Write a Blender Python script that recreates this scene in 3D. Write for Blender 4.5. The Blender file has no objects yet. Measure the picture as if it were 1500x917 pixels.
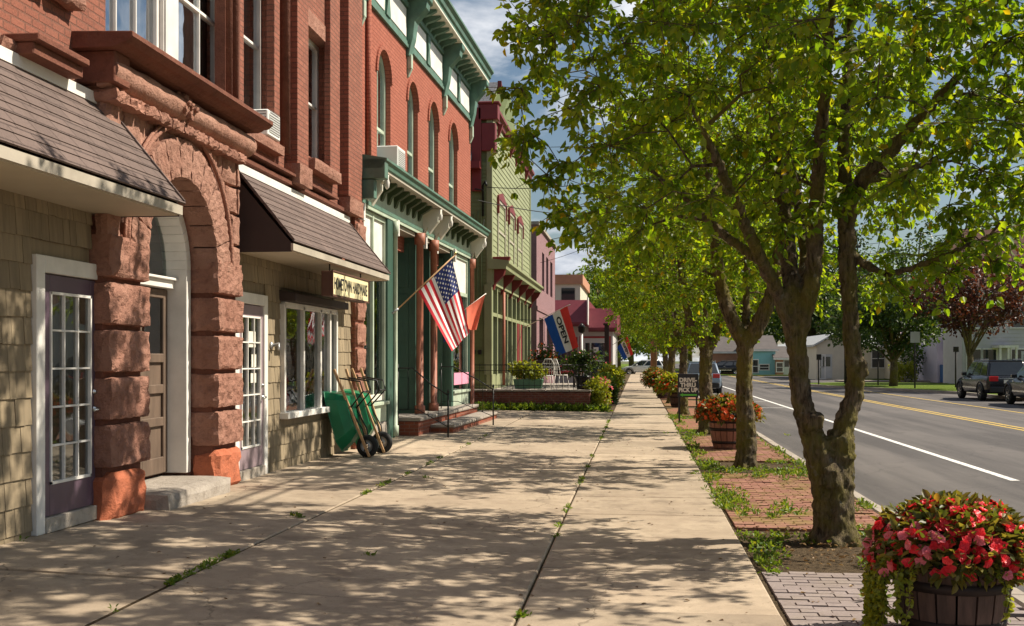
import bpy, math, random
import numpy as np
from mathutils import Vector, Matrix, noise as mnoise

random.seed(7)
rng = np.random.default_rng(11)
sc = bpy.context.scene
COL = sc.collection
PI = math.pi
R = math.radians

# ------------------------------------------------------------------ camera model (photo of 1500 x 917)
F = 1650.0; HOR = 526.0; VPX = 934.0; EYE = 1.6
TH = math.atan((VPX - 750) / F); CT, ST = math.cos(TH), math.sin(TH)
def YW(px, X):                       # distance along a wall standing at X
    k = (px - 750) / F
    return X * (CT + k * ST) / (k * CT - ST)
def PT(px, py, d):                   # point at a given depth
    xc = (px - 750) / F * d
    return Vector((xc * CT - d * ST, xc * ST + d * CT, EYE + (HOR - py) * d / F))

cam_data = bpy.data.cameras.new('camera'); cam = bpy.data.objects.new('camera', cam_data); COL.objects.link(cam)
cam.location = (0, 0, EYE); cam.rotation_euler = (PI / 2, 0, TH)
cam_data.sensor_width = 36; cam_data.lens = F / 1500 * 36
cam_data.shift_y = (HOR - 458.5) / 1500
cam_data.clip_end = 2000; cam_data.clip_start = 0.05
sc.camera = cam

# ------------------------------------------------------------------ materials
MATS = {}
def newmat(name):
    m = bpy.data.materials.new(name); m.use_nodes = True
    nt = m.node_tree; nt.nodes.clear()
    out = nt.nodes.new('ShaderNodeOutputMaterial')
    MATS[name] = m
    return m, nt, out
class N:
    def __init__(s, nt): s.nt = nt
    def new(s, t, **kw):
        n = s.nt.nodes.new(t)
        for k, v in kw.items():
            if k.startswith('i_'): n.inputs[k[2:].replace('_', ' ')].default_value = v
            else: setattr(n, k, v)
        return n
    def l(s, a, b): s.nt.links.new(a, b)
    def noise(s, vec, scale, detail=4, rough=.55, dist=0):
        n = s.new('ShaderNodeTexNoise'); n.inputs['Scale'].default_value = scale; n.inputs['Detail'].default_value = detail
        n.inputs['Roughness'].default_value = rough; n.inputs['Distortion'].default_value = dist
        if vec is not None: s.l(vec, n.inputs['Vector'])
        return n.outputs['Fac']
    def ramp(s, fac, stops):
        n = s.new('ShaderNodeValToRGB'); e = n.color_ramp.elements
        while len(e) < len(stops): e.new(.5)
        for i, (p, c) in enumerate(stops):
            e[i].position = p; e[i].color = (c, c, c, 1) if isinstance(c, (int, float)) else (*c, 1)
        s.l(fac, n.inputs['Fac']); return n.outputs['Color']
    def mix(s, fac, a, b, mode='MIX'):
        n = s.new('ShaderNodeMix', data_type='RGBA', blend_type=mode)
        for sock, v in ((n.inputs[0], fac), (n.inputs[6], a), (n.inputs[7], b)):
            if isinstance(v, (int, float)): sock.default_value = v
            elif isinstance(v, tuple): sock.default_value = (*v, 1)
            else: s.l(v, sock)
        return n.outputs[2]
    def math(s, op, a, b=None):
        n = s.new('ShaderNodeMath', operation=op)
        for i, v in enumerate((a, b)):
            if v is None: continue
            if isinstance(v, (int, float)): n.inputs[i].default_value = v
            else: s.l(v, n.inputs[i])
        return n.outputs[0]
    def bump(s, h, strength=.5, dist=.01, normal=None):
        n = s.new('ShaderNodeBump'); n.inputs['Strength'].default_value = strength; n.inputs['Distance'].default_value = dist
        s.l(h, n.inputs['Height'])
        if normal is not None: s.l(normal, n.inputs['Normal'])
        return n.outputs['Normal']
    def bsdf(s, out, col, rough=.6, normal=None, metal=0, spec=.4):
        b = s.new('ShaderNodeBsdfPrincipled')
        for sock, v in ((b.inputs['Base Color'], col), (b.inputs['Roughness'], rough), (b.inputs['Metallic'], metal), (b.inputs['Specular IOR Level'], spec)):
            if isinstance(v, (int, float)): sock.default_value = v
            elif isinstance(v, tuple): sock.default_value = (*v, 1)
            else: s.l(v, sock)
        if normal is not None: s.l(normal, b.inputs['Normal'])
        s.l(b.outputs[0], out.inputs['Surface'])
        return b
    def coord(s, kind='UV', scale=None):
        t = s.new('ShaderNodeTexCoord').outputs[kind]
        if scale:
            m = s.new('ShaderNodeMapping'); m.inputs['Scale'].default_value = scale; s.l(t, m.inputs['Vector']); t = m.outputs[0]
        return t
    def pos(s): return s.new('ShaderNodeNewGeometry').outputs['Position']
    def island(s): return s.new('ShaderNodeNewGeometry').outputs['Random Per Island']

def plain(name, col, rough=.6, var=.15, scale=4, bump=.15, bscale=40, metal=0, spec=.4, dirt=0, stretch=None, island=0):
    m, nt, out = newmat(name); n = N(nt)
    p = n.pos()
    if stretch:
        mp = n.new('ShaderNodeMapping'); mp.inputs['Scale'].default_value = stretch; n.l(p, mp.inputs['Vector']); p2 = mp.outputs[0]
    else: p2 = p
    f = n.noise(p2, scale, 5)
    lo = tuple(c * (1 - var) for c in col); hi = tuple(min(1, c * (1 + var)) for c in col)
    c = n.mix(n.ramp(f, [(.3, 0.), (.7, 1.)]), lo, hi)
    if island:
        c = n.mix(1., c, n.ramp(n.island(), [(0, 1 - island), (1, 1 + island)]), 'MULTIPLY')
    if dirt:
        c = n.mix(n.math('MULTIPLY', n.ramp(n.noise(p, 1.3, 6, .65), [(.45, 0.), (.75, 1.)]), dirt), c, (.12, .09, .06))
    nm = n.bump(n.noise(p2, bscale, 4), bump, .004) if bump else None
    n.bsdf(out, c, rough, nm, metal, spec)
    return m

def brickmat(name, c1, c2, mortar, bw=.21, bh=.072, ms=.008, grime=.3, grimecol=(.08, .05, .04), bump=.7, offs=.5, moss=0):
    m, nt, out = newmat(name); n = N(nt)
    uv = n.coord('UV')
    wob = n.noise(uv, 9, 2)
    b = n.new('ShaderNodeTexBrick'); n.l(uv, b.inputs['Vector'])
    b.offset = offs
    b.inputs['Color1'].default_value = (*c1, 1); b.inputs['Color2'].default_value = (*c2, 1); b.inputs['Mortar'].default_value = (*mortar, 1)
    b.inputs['Scale'].default_value = 1; b.inputs['Brick Width'].default_value = bw; b.inputs['Row Height'].default_value = bh
    b.inputs['Mortar Size'].default_value = ms; b.inputs['Mortar Smooth'].default_value = .3; b.inputs['Bias'].default_value = -.1
    p = n.pos()
    c = n.mix(n.ramp(n.noise(uv, 3, 6, .6), [(.3, 0.), (.75, .55)]), b.outputs['Color'], tuple(x * .55 for x in c1))
    c = n.mix(n.math('MULTIPLY', n.ramp(n.noise(p, .9, 7, .7), [(.42, 0.), (.72, 1.)]), grime), c, grimecol)
    c = n.mix(n.ramp(n.noise(uv, 60, 3), [(.35, 0.), (.8, .5)]), c, tuple(min(1, x * 1.5) for x in c1))
    if moss:
        c = n.mix(n.math('MULTIPLY', n.ramp(n.noise(p, 1.6, 6, .7), [(.44, 0.), (.62, 1.)]), moss), c, (.14, .13, .03))
    h = n.math('ADD', n.math('MULTIPLY', b.outputs['Fac'], -1.), n.math('MULTIPLY', n.noise(uv, 45, 4), .5))
    h = n.math('ADD', h, n.math('MULTIPLY', wob, .4))
    n.bsdf(out, c, .85, n.bump(h, bump, .008), 0, .25)
    return m

brickmat('old_red_brick', (.31, .115, .075), (.20, .065, .042), (.13, .07, .05), ms=.010, grime=.5, bump=1.)
brickmat('painted_red_brick', (.38, .125, .08), (.31, .095, .06), (.21, .06, .04), ms=.009, grime=.4, bump=1., grimecol=(.2, .05, .03))
brickmat('mauve_brick', (.30, .17, .18), (.25, .14, .15), (.24, .16, .16), grime=.2)
brickmat('step_brick', (.28, .075, .04), (.17, .05, .03), (.25, .19, .15), bw=.2, bh=.07, grime=.3)
brickmat('wall_brick', (.20, .06, .04), (.10, .045, .035), (.19, .15, .12), bw=.2, bh=.07, ms=.012, grime=.45)
brickmat('paver_far', (.33, .13, .09), (.24, .09, .06), (.12, .08, .05), bw=.2, bh=.1, ms=.008, grime=.3, moss=.75)
brickmat('brown_roof', (.22, .115, .085), (.17, .09, .07), (.08, .05, .04), bw=.3, bh=.16, ms=.012)
brickmat('slate_roof', (.13, .135, .15), (.085, .09, .1), (.03, .03, .035), bw=.28, bh=.2, ms=.014, grime=.2)
brickmat('awning_shingle', (.155, .112, .098), (.105, .077, .068), (.03, .02, .018), bw=.3, bh=.145, ms=.007, grime=.15, bump=1.)

def stonemat(name, c1, c2, c3, bump=1., fine=30):
    m, nt, out = newmat(name); n = N(nt); p = n.pos()
    c = n.mix(n.ramp(n.noise(p, 2.2, 8, .62, .6), [(.3, 0.), (.7, 1.)]), c1, c2)
    c = n.mix(n.ramp(n.noise(p, 9, 6, .7), [(.5, 0.), (.8, .8)]), c, c3)
    c = n.mix(1., c, n.ramp(n.island(), [(0, .8), (1, 1.18)]), 'MULTIPLY')
    h = n.math('ADD', n.noise(p, 12, 6, .6), n.math('MULTIPLY', n.noise(p, fine * 2, 5), .35))
    n.bsdf(out, c, .85, n.bump(h, bump, .03), 0, .2)
stonemat('brownstone', (.39, .205, .15), (.29, .135, .095), (.14, .06, .042), 1.3)
stonemat('brownstone_pale', (.42, .235, .175), (.32, .16, .115), (.16, .075, .05), 1.3)
stonemat('brownstone_dark', (.19, .075, .048), (.13, .05, .035), (.07, .03, .02), .7)
stonemat('painted_base_stone', (.50, .16, .085), (.40, .12, .06), (.25, .09, .055), .8)
stonemat('grey_stone', (.42, .37, .31), (.31, .27, .23), (.17, .15, .12), .6)
stonemat('slab_stone', (.40, .35, .30), (.31, .27, .23), (.18, .15, .125), .6)

# concrete of the pavement
m, nt, out = newmat('concrete'); n = N(nt); p = n.pos()
c = n.mix(n.ramp(n.noise(p, .8, 6, .6), [(.3, 0.), (.7, 1.)]), (.52, .42, .305), (.37, .285, .205))
c = n.mix(n.ramp(n.noise(p, 5, 8, .7), [(.42, 0.), (.72, .8)]), c, (.30, .235, .17))
c = n.mix(n.ramp(n.noise(p, 1.7, 7, .72), [(.52, 0.), (.64, .65)]), c, (.21, .16, .115))
c = n.mix(n.ramp(n.noise(p, 90, 3, .7), [(.45, 0.), (.75, .4)]), c, (.22, .17, .13))
v = n.new('ShaderNodeTexVoronoi', feature='DISTANCE_TO_EDGE'); v.inputs['Scale'].default_value = .33
dist = n.new('ShaderNodeVectorMath', operation='MULTIPLY_ADD'); nn = n.new('ShaderNodeTexNoise'); nn.inputs['Scale'].default_value = 3; nn.inputs['Detail'].default_value = 6
n.l(p, nn.inputs['Vector']); n.l(nn.outputs['Color'], dist.inputs[0]); dist.inputs[1].default_value = (.5, .5, .5); n.l(p, dist.inputs[2]); n.l(dist.outputs[0], v.inputs['Vector'])
crack = n.ramp(v.outputs['Distance'], [(0, 1.), (.0022, 0.)])
c = n.mix(n.math('MULTIPLY', crack, .55), c, (.10, .075, .05))
c = n.mix(n.ramp(n.noise(p, 26, 2, .4), [(.70, 0.), (.75, .7)]), c, (.16, .11, .07))
c = n.mix(1., c, n.ramp(n.island(), [(0, .78), (1, 1.12)]), 'MULTIPLY')
n.bsdf(out, c, .8, n.bump(n.math('ADD', n.noise(p, 120, 4, .7), n.math('MULTIPLY', crack, -2.)), .35, .004), 0, .3)

m, nt, out = newmat('asphalt'); n = N(nt); p = n.pos()
mp = n.new('ShaderNodeMapping'); mp.inputs['Scale'].default_value = (1, .06, 1); n.l(p, mp.inputs['Vector'])
c = n.mix(n.ramp(n.noise(p, .35, 6, .6), [(.3, 0.), (.7, 1.)]), (.135, .12, .112), (.098, .088, .084))
c = n.mix(n.ramp(n.noise(mp.outputs[0], 1.1, 4, .6), [(.42, 0.), (.6, .85)]), c, (.045, .041, .041))
c = n.mix(n.ramp(n.noise(p, 1.6, 5, .6), [(.62, 0.), (.68, .6)]), c, (.036, .033, .033))
c = n.mix(n.ramp(n.noise(p, 130, 3, .8), [(.4, 0.), (.75, .6)]), c, (.17, .15, .14))
v = n.new('ShaderNodeTexVoronoi', feature='DISTANCE_TO_EDGE'); v.inputs['Scale'].default_value = .45
dist = n.new('ShaderNodeVectorMath', operation='MULTIPLY_ADD'); nn = n.new('ShaderNodeTexNoise'); nn.inputs['Scale'].default_value = 2; nn.inputs['Detail'].default_value = 6
n.l(p, nn.inputs['Vector']); n.l(nn.outputs['Color'], dist.inputs[0]); dist.inputs[1].default_value = (.8, .8, .8); n.l(p, dist.inputs[2]); n.l(dist.outputs[0], v.inputs['Vector'])
c = n.mix(n.math('MULTIPLY', n.ramp(v.outputs['Distance'], [(0, 1.), (.006, 0.)]), .6), c, (.035, .03, .03))
n.bsdf(out, c, .85, n.bump(n.noise(p, 160, 3), .5, .006), 0, .3)

def worn_paint(name, col):
    m, nt, out = newmat(name); n = N(nt); p = n.pos()
    c = n.mix(n.ramp(n.noise(p, 14, 8, .75), [(.52, 0.), (.6, .85)]), col, (.13, .12, .11))
    n.bsdf(out, c, .7, None, 0, .3)
worn_paint('road_paint_white', (.78, .76, .72)); worn_paint('road_paint_yellow', (.62, .42, .09))

def leafmat(name, c1, c2, c3, trans=.45, tcol=None):
    m, nt, out = newmat(name); n = N(nt)
    r = n.island()
    c = n.ramp(r, [(0, c1), (.5, c2), (.975, c3), (1, (min(1, c3[0] * 1.6), c3[1] * .9, c3[2] * .7))])
    c = n.mix(n.ramp(n.noise(n.pos(), 1.2, 3), [(.35, 0.), (.65, .3)]), c, tuple(x * .6 for x in c1))
    d = n.new('ShaderNodeBsdfPrincipled'); n.l(c, d.inputs['Base Color']); d.inputs['Roughness'].default_value = .45; d.inputs['Specular IOR Level'].default_value = .35
    t = n.new('ShaderNodeBsdfTranslucent')
    tc = n.mix(1., c, tcol or (2.1, 1.75, .6), 'MULTIPLY'); n.l(tc, t.inputs['Color'])
    mx = n.new('ShaderNodeMixShader'); mx.inputs[0].default_value = trans
    n.l(d.outputs[0], mx.inputs[1]); n.l(t.outputs[0], mx.inputs[2]); n.l(mx.outputs[0], out.inputs['Surface'])
    return m
leafmat('pear_leaf', (.065, .125, .014), (.11, .175, .018), (.2, .24, .025), .55, (3.3, 3.0, .5))
leafmat('dark_leaf', (.03, .065, .018), (.045, .085, .02), (.07, .12, .022), .35)
leafmat('copper_leaf', (.05, .022, .02), (.08, .03, .022), (.14, .06, .025), .35, (1.6, 1.0, .6))
leafmat('lime_leaf', (.16, .2, .025), (.22, .27, .03), (.3, .34, .05), .45)
leafmat('weed_leaf', (.08, .15, .02), (.12, .2, .03), (.2, .28, .04), .4)
leafmat('flower_leaf', (.06, .09, .02), (.12, .12, .03), (.22, .2, .06), .4)
leafmat('red_petal', (.85, .03, .045), (.78, .02, .035), (.9, .09, .09), .3, (1.2, 1., 1.))
leafmat('pink_petal', (.75, .16, .2), (.8, .25, .3), (.7, .12, .14), .35, (1.2, 1., 1.))
leafmat('orange_petal', (.8, .16, .03), (.75, .1, .03), (.85, .25, .05), .35, (1.2, 1., 1.))
leafmat('dead_leaf', (.12, .07, .035), (.17, .1, .05), (.25, .16, .06), .1)
leafmat('grass_leaf', (.10, .17, .02), (.14, .22, .03), (.2, .28, .04), .45)

m, nt, out = newmat('bark'); n = N(nt); p = n.pos()
mp = n.new('ShaderNodeMapping'); mp.inputs['Scale'].default_value = (1, 1, .22); n.l(p, mp.inputs['Vector'])
f = n.noise(mp.outputs[0], 26, 7, .65, .5)
c = n.mix(n.ramp(f, [(.35, 0.), (.65, 1.)]), (.025, .018, .012), (.24, .18, .115))
c = n.mix(n.ramp(n.noise(p, 2.3, 6, .65), [(.42, 0.), (.6, .75)]), c, (.17, .145, .022))
c = n.mix(n.ramp(n.noise(p, 11, 4, .6), [(.62, 0.), (.7, .5)]), c, (.25, .24, .2))
n.bsdf(out, c, .9, n.bump(f, 1., .09), 0, .2)

m, nt, out = newmat('soil'); n = N(nt); p = n.pos()
c = n.mix(n.ramp(n.noise(p, 22, 7, .7), [(.35, 0.), (.7, 1.)]), (.05, .035, .02), (.14, .10, .06))
n.bsdf(out, c, .95, n.bump(n.noise(p, 30, 6, .7), 1., .03), 0, .1)
m, nt, out = newmat('grass'); n = N(nt); p = n.pos()
c = n.mix(n.ramp(n.noise(p, 3, 7, .7), [(.3, 0.), (.7, 1.)]), (.07, .12, .015), (.16, .21, .03))
n.bsdf(out, c, .95, n.bump(n.noise(p, 40, 5, .7), 1., .05), 0, .1)
m, nt, out = newmat('ground_soil'); n = N(nt); p = n.pos()
c = n.mix(n.ramp(n.noise(p, .05, 5, .6), [(.45, 0.), (.55, 1.)]), (.09, .12, .03), (.14, .13, .09))
n.bsdf(out, c, .95, None, 0, .1)

def paver(name, a, b, moss):
    m, nt, out = newmat(name); n = N(nt); p = n.pos()
    c = n.mix(n.island(), a, b)
    c = n.mix(n.ramp(n.noise(p, 35, 5, .7), [(.4, 0.), (.75, .5)]), c, tuple(x * .55 for x in b))
    if moss: c = n.mix(n.math('MULTIPLY', n.ramp(n.noise(p, 1.7, 7, .75), [(.47, 0.), (.64, 1.)]), moss), c, (.18, .15, .03))
    n.bsdf(out, c, .85, n.bump(n.noise(p, 70, 4), .5, .004), 0, .2)
paver('paver_red', (.35, .175, .13), (.26, .12, .085), .85)
paver('paver_grey', (.32, .265, .25), (.26, .21, .2), .15)

plain('white_paint', (.76, .73, .68), .5, .08, 4, .1, dirt=.25)
plain('cream_paint', (.43, .38, .31), .55, .1, 3, .1, dirt=.35)
plain('soffit', (.52, .45, .34), .6, .05, 3, .05)
plain('shake', (.245, .19, .12), .8, .18, 6, .5, 60, stretch=(1, 3, .4), island=.16)
plain('purple_paint', (.115, .075, .105), .4, .1, 3, .08)
plain('mauve_door', (.27, .20, .22), .45, .1, 3, .08)
plain('old_wood_door', (.13, .09, .065), .55, .3, 7, .5, 40, stretch=(1, 1, .2))
plain('dark_brown', (.045, .03, .027), .7, .15, 3, .2)
plain('sign_cream', (.80, .70, .42), .5, .05, 3, .05)
plain('sign_brown', (.10, .045, .03), .6, .2, 5, .2)
plain('black_paint', (.015, .015, .015), .4, .2, 4, .05)
plain('iron', (.02, .02, .02), .45, .2, 9, .2, metal=.3)
plain('green_trim', (.095, .185, .14), .55, .22, 5, .2, dirt=.4)
plain('deep_green', (.035, .085, .062), .5, .12, 3, .1, dirt=.1)
plain('sage_light', (.42, .49, .38), .55, .12, 4, .15, dirt=.35)
plain('dark_moss_green', (.045, .07, .03), .6, .2, 5, .2)
plain('offwhite', (.70, .68, .58), .6, .06, 3, .1, dirt=.15)
plain('copper_red', (.36, .12, .07), .55, .2, 5, .3, dirt=.3)
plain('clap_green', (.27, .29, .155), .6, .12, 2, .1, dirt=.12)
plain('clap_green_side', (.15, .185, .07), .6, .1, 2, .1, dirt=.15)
plain('barn_red', (.17, .022, .022), .5, .12, 3, .1)
plain('red_trim', (.30, .03, .03), .5, .1, 3, .05)
plain('maroon_metal', (.17, .028, .04), .5, .1, 3, .1)
plain('chrome', (.6, .6, .6), .25, .05, 3, 0, metal=1)
plain('brass', (.6, .45, .2), .3, .1, 3, 0, metal=1)
plain('barrow_green', (.006, .17, .07), .35, .15, 4, .1, dirt=.1)
plain('tyre', (.018, .018, .018), .75, .2, 10, .3)
plain('tan_wood', (.50, .30, .15), .6, .2, 4, .2, 30, stretch=(4, 4, .5))
plain('barrel_wood', (.085, .05, .038), .75, .35, 9, .6, 40, stretch=(3, 3, .3), island=.25)
plain('barrel_hoop', (.03, .02, .018), .6, .3, 9, .3, metal=.4)
plain('red_wood_tub', (.24, .11, .075), .7, .2, 9, .4, 40, stretch=(3, 3, .3), island=.15)
plain('pole_wood', (.26, .13, .07), .85, .25, 8, .6, 30, stretch=(1, 1, .1))
plain('dark_pole', (.035, .03, .027), .85, .25, 8, .4)
plain('concrete_curb', (.36, .31, .26), .85, .15, 3, .4, dirt=.3)
plain('galvanised', (.45, .46, .47), .45, .1, 3, .1, metal=.7)
plain('grey_plastic', (.5, .5, .48), .6, .05, 3, .05)
plain('white_plastic', (.75, .75, .72), .45, .05, 3, .02)
plain('car_black', (.012, .012, .014), .22, .1, 2, 0, spec=.6)
plain('car_dark_grey', (.018, .018, .02), .22, .1, 2, 0, spec=.6)
plain('car_blue_grey', (.22, .27, .33), .22, .1, 2, 0, spec=.6, metal=.4)
plain('car_white', (.7, .7, .7), .25, .05, 2, 0, spec=.6)
plain('car_trim', (.02, .02, .02), .5, .1, 2, 0)
plain('tail_red', (.5, .015, .015), .2, .1, 2, 0, spec=.6)
plain('headlamp', (.7, .72, .74), .15, .05, 2, 0, spec=.8)
plain('teal_paint', (.25, .52, .54), .6, .06, 2, .05)
plain('beige_siding', (.62, .56, .44), .6, .05, 2, .05, dirt=.1)
plain('white_siding', (.50, .48, .47), .6, .05, 2, .05, dirt=.1)
plain('lavender_wall', (.52, .48, .55), .6, .05, 2, .05)
plain('pink_metal_roof', (.52, .36, .40), .5, .06, 2, .05)
plain('orange_brick_far', (.45, .22, .13), .8, .1, 2, .05)
plain('dark_grey_roof', (.10, .085, .08), .8, .15, 2, .2)
plain('blue_canvas', (.02, .05, .35), .6, .1, 2, .1)
plain('blue_fade', (.03, .10, .25), .6, .1, 2, .1)
plain('flag_white', (.80, .78, .76), .75, .04, 8, .15, 300)
plain('flag_red', (.60, .02, .035), .75, .06, 8, .15, 300)
plain('flag_blue', (.02, .035, .17), .75, .06, 8, .15, 300)
plain('open_blue', (.01, .085, .40), .75, .06, 8, .15, 300)
plain('open_red', (.75, .045, .04), .75, .06, 8, .15, 300)
plain('coral_cloth', (.80, .17, .10), .75, .06, 8, .15, 300)
plain('sign_black', (.022, .022, .03), .4, .1, 3, .05)
plain('sign_green', (.12, .52, .06), .5, .05, 3, .05)
plain('pink_board', (.72, .30, .42), .6, .05, 3, .05)
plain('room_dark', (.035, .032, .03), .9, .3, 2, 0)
plain('curtain', (.42, .44, .42), .8, .12, 6, .3, 8, stretch=(1, 6, .2))
plain('toy_red', (.65, .03, .025), .45, .1, 6, .05)
plain('planter_green', (.11, .24, .14), .6, .1, 3, .1)
plain('wire_black', (.012, .012, .012), .6, 0, 3, 0)
plain('grass_far', (.12, .18, .03), .9, .2, 2, 0)
plain('tv_cloth_blue', (.05, .2, .6), .6, .1, 3, 0)
plain('box_mixed', (.45, .5, .55), .6, .5, 30, 0, island=.5)
plain('stain_red', (.12, .02, .018), .6, .1, 3, 0)

def glassmat(name, tint, refl=.12, rough=.02):
    m, nt, out = newmat(name); n = N(nt)
    fr = n.new('ShaderNodeFresnel'); fr.inputs['IOR'].default_value = 1.5
    f = n.math('ADD', fr.outputs[0], refl)
    t = n.new('ShaderNodeBsdfTransparent'); t.inputs['Color'].default_value = (*tint, 1)
    g = n.new('ShaderNodeBsdfGlossy'); g.inputs['Roughness'].default_value = rough; g.inputs['Color'].default_value = (.9, .95, 1, 1)
    n.l(n.bump(n.noise(n.pos(), 1.6, 2), .25, .02), g.inputs['Normal'])
    mx = n.new('ShaderNodeMixShader'); n.l(f, mx.inputs[0]); n.l(t.outputs[0], mx.inputs[1]); n.l(g.outputs[0], mx.inputs[2]); n.l(mx.outputs[0], out.inputs['Surface'])
glassmat('glass', (.75, .8, .78)); glassmat('glass_upper', (.8, .85, .85), .42)
glassmat('glass_green', (.5, .62, .52), .1)
m, nt, out = newmat('dark_glass'); n = N(nt); n.bsdf(out, (.02, .024, .026), .04, None, 0, .9)
m, nt, out = newmat('bulb_glass'); n = N(nt); n.bsdf(out, (.6, .6, .55), .15, None, 0, .7)

# ------------------------------------------------------------------ mesh builder
class MB:
    def __init__(s): s.v = []; s.f = []; s.mi = []; s.cur = 0; s.sm = []; s.smooth = False
    def add(s, vs, fs):
        b = len(s.v); s.v.extend([tuple(x) for x in vs])
        for f in fs: s.f.append([b + i for i in f]); s.mi.append(s.cur); s.sm.append(s.smooth)
    def box(s, x0, x1, y0, y1, z0, z1):
        if x0 > x1: x0, x1 = x1, x0
        if y0 > y1: y0, y1 = y1, y0
        if z0 > z1: z0, z1 = z1, z0
        s.add([(x0, y0, z0), (x1, y0, z0), (x1, y1, z0), (x0, y1, z0), (x0, y0, z1), (x1, y0, z1), (x1, y1, z1), (x0, y1, z1)],
              [(0, 3, 2, 1), (4, 5, 6, 7), (0, 1, 5, 4), (1, 2, 6, 5), (2, 3, 7, 6), (3, 0, 4, 7)])
        return s
    def obox(s, c, dx, dy, dz, M):           # box of half sizes about c, rotated by M
        P = []
        for z in (-dz, dz):
            for x, y in ((-dx, -dy), (dx, -dy), (dx, dy), (-dx, dy)):
                P.append(Vector(c) + M @ Vector((x, y, z)))
        s.add(P, [(0, 3, 2, 1), (4, 5, 6, 7), (0, 1, 5, 4), (1, 2, 6, 5), (2, 3, 7, 6), (3, 0, 4, 7)]); return s
    def prism(s, poly, axis, a0, a1):        # poly of 2D points; axis 'x': (y,z); 'y': (x,z); 'z': (x,y)
        n = len(poly)
        def P(p, a): return {'x': (a, p[0], p[1]), 'y': (p[0], a, p[1]), 'z': (p[0], p[1], a)}[axis]
        vs = [P(p, a0) for p in poly] + [P(p, a1) for p in poly]
        area = sum(poly[i][0] * poly[(i + 1) % n][1] - poly[(i + 1) % n][0] * poly[i][1] for i in range(n))
        fs = [list(range(n))[::-1], [n + i for i in range(n)]] + [(i, (i + 1) % n, n + (i + 1) % n, n + i) for i in range(n)]
        flip = (area < 0) ^ (a1 < a0) ^ (axis == 'y')
        if flip: fs = [list(f)[::-1] for f in fs]
        s.add(vs, fs); return s
    def quad(s, *p): s.add(p, [tuple(range(len(p)))]); return s
    def tube(s, pts, rad, n=8, cap=True, jit=0):
        pts = [Vector(p) for p in pts]
        if isinstance(rad, (int, float)): rad = [rad] * len(pts)
        old = s.smooth; s.smooth = n > 5
        vs = []; up = Vector((0, 0, 1))
        t = (pts[1] - pts[0]).normalized()
        a = t.orthogonal().normalized() if abs(t.z) > .9 else t.cross(up).normalized()
        for i, p in enumerate(pts):
            if i == 0: t = pts[1] - pts[0]
            elif i == len(pts) - 1: t = pts[-1] - pts[-2]
            else: t = pts[i + 1] - pts[i - 1]
            t.normalize(); a = (a - t * a.dot(t))
            a = a.normalized() if a.length > 1e-6 else t.orthogonal().normalized()
            b = t.cross(a)
            for k in range(n):
                an = 2 * PI * k / n; rr = rad[i]
                if jit: rr *= 1 + jit * (mnoise.noise(Vector((p.x * 3 + math.cos(an) * 1.2, p.y * 3 + math.sin(an) * 1.2, p.z * 1.1))))
                vs.append(p + (a * math.cos(an) + b * math.sin(an)) * rr)
        fs = []
        for i in range(len(pts) - 1):
            for k in range(n):
                k2 = (k + 1) % n
                fs.append((i * n + k, i * n + k2, (i + 1) * n + k2, (i + 1) * n + k))
        s.add(vs, fs)
        if cap:
            s.smooth = False
            b = len(s.v) - len(vs)
            s.f.append([b + k for k in range(n)][::-1]); s.mi.append(s.cur); s.sm.append(False)
            s.f.append([b + (len(pts) - 1) * n + k for k in range(n)]); s.mi.append(s.cur); s.sm.append(False)
        s.smooth = old; return s
    def lathe(s, c, prof, n=24, M=None, cap=True):
        vs = []; old = s.smooth; s.smooth = True
        for r, z in prof:
            for k in range(n):
                a = 2 * PI * k / n; p = Vector((r * math.cos(a), r * math.sin(a), z))
                if M is not None: p = M @ p
                vs.append(p + Vector(c))
        fs = [(i * n + k, i * n + (k + 1) % n, (i + 1) * n + (k + 1) % n, (i + 1) * n + k) for i in range(len(prof) - 1) for k in range(n)]
        s.add(vs, fs); s.smooth = old
        if cap:
            b = len(s.v) - len(vs); s.f.append([b + k for k in range(n)][::-1]); s.mi.append(s.cur); s.sm.append(False)
            s.f.append([b + (len(prof) - 1) * n + k for k in range(n)]); s.mi.append(s.cur); s.sm.append(False)
        return s
    def rock(s, x0, x1, y0, y1, z0, z1, n=(5, 5, 5), amp=.02, rnd=.02, fmap=None, freq=7, smooth=True):
        nx, ny, nz = n; idx = {}; vs = []; fs = []
        def V(i, j, k):
            key = (i, j, k)
            if key not in idx:
                u, v, w = i / nx, j / ny, k / nz
                p = Vector((x0 + (x1 - x0) * u, y0 + (y1 - y0) * v, z0 + (z1 - z0) * w))
                q = p.copy(); ex = (u in (0, 1)) + (v in (0, 1)) + (w in (0, 1))
                if ex >= 2:
                    c = Vector(((x0 + x1) / 2, (y0 + y1) / 2, (z0 + z1) / 2))
                    for ax, t in ((0, u), (1, v), (2, w)):
                        if t in (0, 1): q[ax] += (c[ax] - p[ax]) / max(abs(c[ax] - p[ax]), 1e-6) * rnd * .7
                g = p * freq; am = -abs(mnoise.noise(g * .6 + Vector((9, 9, 9)))) * 1.1
                q += Vector((am + mnoise.noise(g) + .5 * mnoise.noise(g * 2.3) + .3, mnoise.noise(g + Vector((31, 7, 3))), mnoise.noise(g + Vector((3, 57, 9))) * .6)) * amp
                idx[key] = len(vs); vs.append(q if fmap is None else fmap(q))
            return idx[key]
        def face(a, b, c, d): fs.append((a, b, c, d))
        for i in range(nx):
            for j in range(ny):
                face(V(i, j, 0), V(i, j + 1, 0), V(i + 1, j + 1, 0), V(i + 1, j, 0))
                face(V(i, j, nz), V(i + 1, j, nz), V(i + 1, j + 1, nz), V(i, j + 1, nz))
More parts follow.
